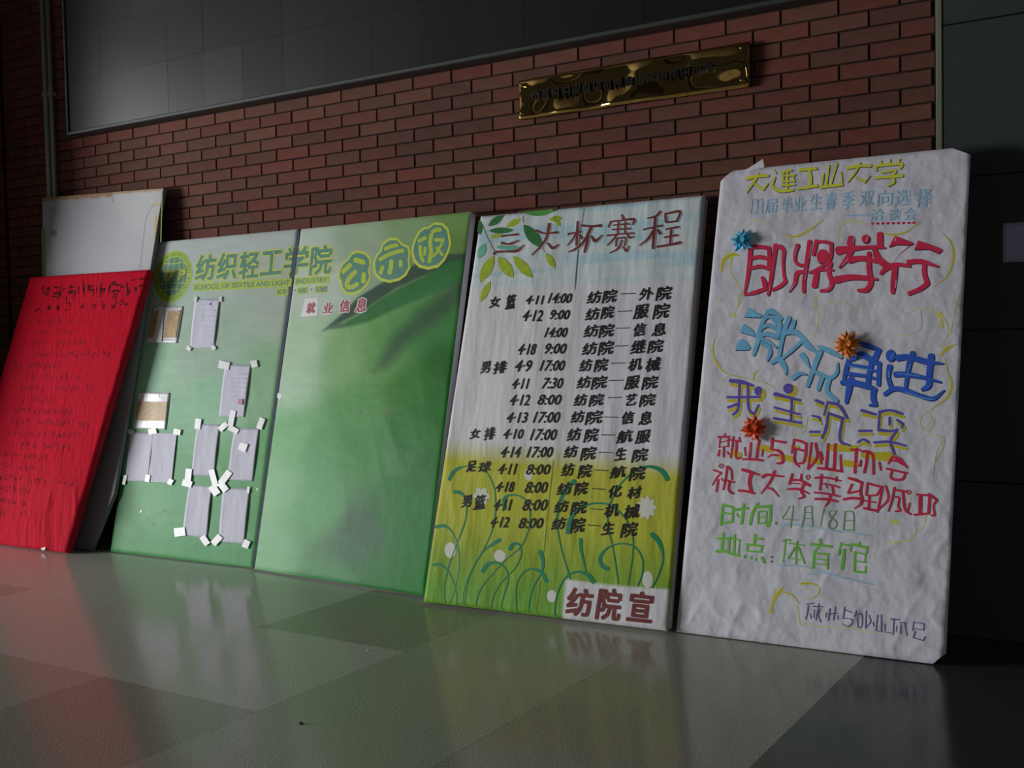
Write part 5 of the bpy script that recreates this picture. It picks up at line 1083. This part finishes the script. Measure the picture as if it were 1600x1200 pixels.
# ------------------------------------------------------------------ folded paper flowers
def flower(name, label, cx, cy, rpx, col_, colc, n, seed, rot=0.0):
    q = wb.loc(cx, cy); z0 = float(wb.z([q[0]], [q[1]])[0])+0.004
    r = abs(wb.loc(cx, cy-rpx)[1]-q[1])
    e = empty(name); e.matrix_world = wb.M @ Matrix.Translation((q[0], q[1], z0)); tag(e, label, 'flower', 'paper flowers on the white poster')
    mp = mat(name+'_paper', obs(col_), 0.38, 0.5, noise=0.08, nscale=30, objvar=0.18); mc = mat(name+'_heart_paper', obs(colc), 0.4, 0.5, objvar=0.1)
    R = random.Random(seed)
    V = [(0.10, 0, 0.02), (0.55, 0.20, 0.16), (0.55, -0.20, 0.16), (1.0, 0, 0.22), (0.55, 0, 0.36), (0.1, 0, 0.2)]
    pm = mesh('petal', [(x*r, y*r, z_*r) for x, y, z_ in V], [(0, 1, 5), (0, 5, 2), (5, 1, 4), (5, 4, 2), (4, 1, 3), (4, 3, 2), (0, 2, 3), (0, 3, 1)]); pm.materials.append(mp)
    for ring, (cnt, sc_, tl, zz) in enumerate([(n, 1.0, 0.0, 0.0), (n, 0.86, -0.32, 0.10), (n-2, 0.66, -0.68, 0.20)]):
        for i in range(cnt):
            o = bpy.data.objects.new('petal', pm); COL.objects.link(o); o.parent = e
            a = 2*math.pi*(i+0.5*ring)/cnt+rot+R.uniform(-.08, .08)
            s_ = sc_*R.uniform(0.88, 1.1)
            o.matrix_local = Matrix.Rotation(a, 4, 'Z') @ Matrix.Translation((0, 0, zz*r)) @ Matrix.Rotation(tl+R.uniform(-.12, .12), 4, 'Y') @ Matrix.Rotation(R.uniform(-.35, .35), 4, 'X') @ Matrix.Diagonal((s_, s_, s_, 1))
    bm = bmesh.new(); bmesh.ops.create_cone(bm, segments=12, radius1=0.26*r, radius2=0.34*r, depth=0.42*r, cap_ends=True)
    for f in bm.faces:
        if f.normal.z > 0.9: top = f
    res = bmesh.ops.inset_individual(bm, faces=[top], thickness=0.07*r, depth=-0.18*r)
    bmesh.ops.translate(bm, verts=bm.verts, vec=(0, 0, 0.5*r)); me = bpy.data.meshes.new('heart'); bm.to_mesh(me); bm.free()
    link('heart', me, e, mc)
flower('paper_flower', 'sky blue folded paper flower at the top left of the big red characters', 1161.5, 378, 19, (56, 140, 200), (80, 160, 212), 9, 2)
flower('paper_flower', 'bright orange folded paper flower over the blue characters', 1325.5, 540, 23, (206, 98, 36), (204, 148, 82), 11, 5, 0.4)
flower('paper_flower', 'orange-red folded paper flower above the crimson marker lines', 1180.5, 670, 23, (196, 58, 26), (206, 92, 40), 10, 9, 0.2)

# ------------------------------------------------------------------ brass plaque
PB = [on_wall(x, y, -0.03) for x, y in ((811, 187), (1177, 136), (1166, 66), (809, 126))]
px0, px1 = (PB[0][0]+PB[3][0])/2, (PB[1][0]+PB[2][0])/2; pz0, pz1 = (PB[0][2]+PB[1][2])/2, (PB[2][2]+PB[3][2])/2
pl = empty('brass_plaque', ((px0+px1)/2, -0.03, (pz0+pz1)/2)); tag(pl, 'long polished brass plaque with dark raised lettering, screwed high on the brick wall', 'plaque')
wP, hP = px1-px0, pz1-pz0
nx, ny = 170, 30; V = []; Fc = []
for j in range(ny+1):
    for i in range(nx+1):
        u, v = i/nx, j/ny; x = (u-0.5)*wP; z_ = (v-0.5)*hP
        y = -0.030*float(vnoise(u*8.5+2, v*1.5+4))-0.004*float(vnoise(u*21+9, v*2.6))
        ed = min(u*wP, (1-u)*wP, v*hP, (1-v)*hP); y += 0.012*max(0, 1-ed/0.012)**2
        V.append((x, y, z_))
for j in range(ny):
    for i in range(nx): a = j*(nx+1)+i; Fc.append((a, a+1, a+nx+2, a+nx+1))
BRASS = mat('polished_brass', (0.76, 0.47, 0.15), 0.05, 0.5, 1.0)
o = link('brass_sheet', mesh('brass_sheet', V, Fc, True), pl, BRASS)
link('backing_board', bevelbox('backing_board', -wP/2+0.004, wP/2-0.004, 0.008, 0.029, -hP/2+0.004, hP/2-0.004, 0.002), pl, SB)
rp = random.Random(4)
BLKL = mat('lettering_black', (0.02, 0.018, 0.012), 0.35, 0.5)
def bar(V, Fc, x0, z0, x1, z1, wd):
    d = np.array([x1-x0, z1-z0]); L_ = np.linalg.norm(d); t = d/L_; nn = np.array([-t[1], t[0]])*wd/2; b_ = len(V)
    for y in (-0.034, -0.004):
        for p in (np.array([x0, z0])+nn, np.array([x1, z1])+nn, np.array([x1, z1])-nn, np.array([x0, z0])-nn): V.append((p[0], y, p[1]))
    Fc.extend([(b_, b_+1, b_+2, b_+3), (b_, b_+4, b_+5, b_+1), (b_+1, b_+5, b_+6, b_+2), (b_+2, b_+6, b_+7, b_+3), (b_+3, b_+7, b_+4, b_)])
xx = -wP/2+0.12
while xx < wP/2-0.13:
    s_ = 0.052; V = []; Fc = []
    for k in range(3): dx = (k-1)*0.3*s_+rp.uniform(-.05, .05)*s_; bar(V, Fc, dx, -s_*rp.uniform(.3, .5), dx+rp.uniform(-.006, .006), s_*rp.uniform(.25, .5), 0.006)
    for k in range(rp.choice([2, 3])): zz = rp.uniform(-.4, .4)*s_; bar(V, Fc, -s_*rp.uniform(.25, .42), zz, s_*rp.uniform(.25, .42), zz+rp.uniform(-.003, .003), 0.005)
    o = link('raised_letter', mesh('raised_letter', V, Fc), pl, BLKL); o.location = (xx, 0, 0.004)
    xx += 0.056
for sx, sz in ((-1, -1), (-1, 1), (1, -1), (1, 1)):
    c0 = (sx*(wP/2-0.03), -0.004, sz*(hP/2-0.028)); cyl('screw', c0, (c0[0], -0.030, c0[2]), 0.007, pl, BRASS, 12)

# ------------------------------------------------------------------ paper on the granite, scraps on the floor
nq = [on_wall(1567, 349, -0.002), on_wall(1625, 346.5, -0.002), on_wall(1570, 410, -0.002)]
x0, x1, z1, z0 = nq[0][0], nq[1][0], nq[0][2], nq[2][2]
e = empty('paper_notice', ((x0+x1)/2, -0.001, (z0+z1)/2)); tag(e, 'small pale lavender paper stuck on the dark granite wall at far right', 'paper')
V = []; Fc = []
for j in range(7):
    for i in range(9): V.append(((i/8-0.5)*(x1-x0), -0.001-0.004*abs(i/8-0.5)**2*2-0.0008*random.random(), (j/6-0.5)*(z1-z0)))
for j in range(6):
    for i in range(8): a = j*9+i; Fc.append((a, a+1, a+10, a+9))
so = link('sheet', mesh('sheet', V, Fc, True), e, mat('wall_note_paper', obs((128, 130, 146), 2.2), 0.6)); sd = so.modifiers.new('thickness', 'SOLIDIFY'); sd.thickness = 0.0003
for k in range(3):
    me = bevelbox('printed_line', -0.02+0.012*k, 0.05-0.01*k, -0.0056, -0.0050, 0.055-k*0.012, 0.058-k*0.012); link('printed_line', me, e, TXT)
def scrap(x, y, s_, c, label, seed):
    p = on_floor(x, y, 0.0); R = random.Random(seed); n = 7; V = [(s_*math.cos(6.283*i/n)*R.uniform(.7, 1.1), s_*0.7*math.sin(6.283*i/n)*R.uniform(.7, 1.1), 0.0) for i in range(n)]
    V += [(v[0]*0.6, v[1]*0.6, s_*R.uniform(.25, .5)) for v in V[:n]]; Fc = [(i, (i+1) % n, n+(i+1) % n, n+i) for i in range(n)]+[tuple(range(n, 2*n)), tuple(range(n))[::-1]]
    o = link('litter', mesh('litter', V, Fc), None, mat('litter_'+label.split()[0], c, 0.6)); o.location = (p[0], p[1], 0.0); tag(o, label, 'litter')
scrap(575, 1016.5, 0.009, (0.7, 0.7, 0.7), 'white crumb of paper on the floor in front of the deep green board', 1)
scrap(470, 1131, 0.013, (0.03, 0.025, 0.02), 'dark speck of dirt on the floor tiles near the front', 2)
bpy.context.view_layer.update()
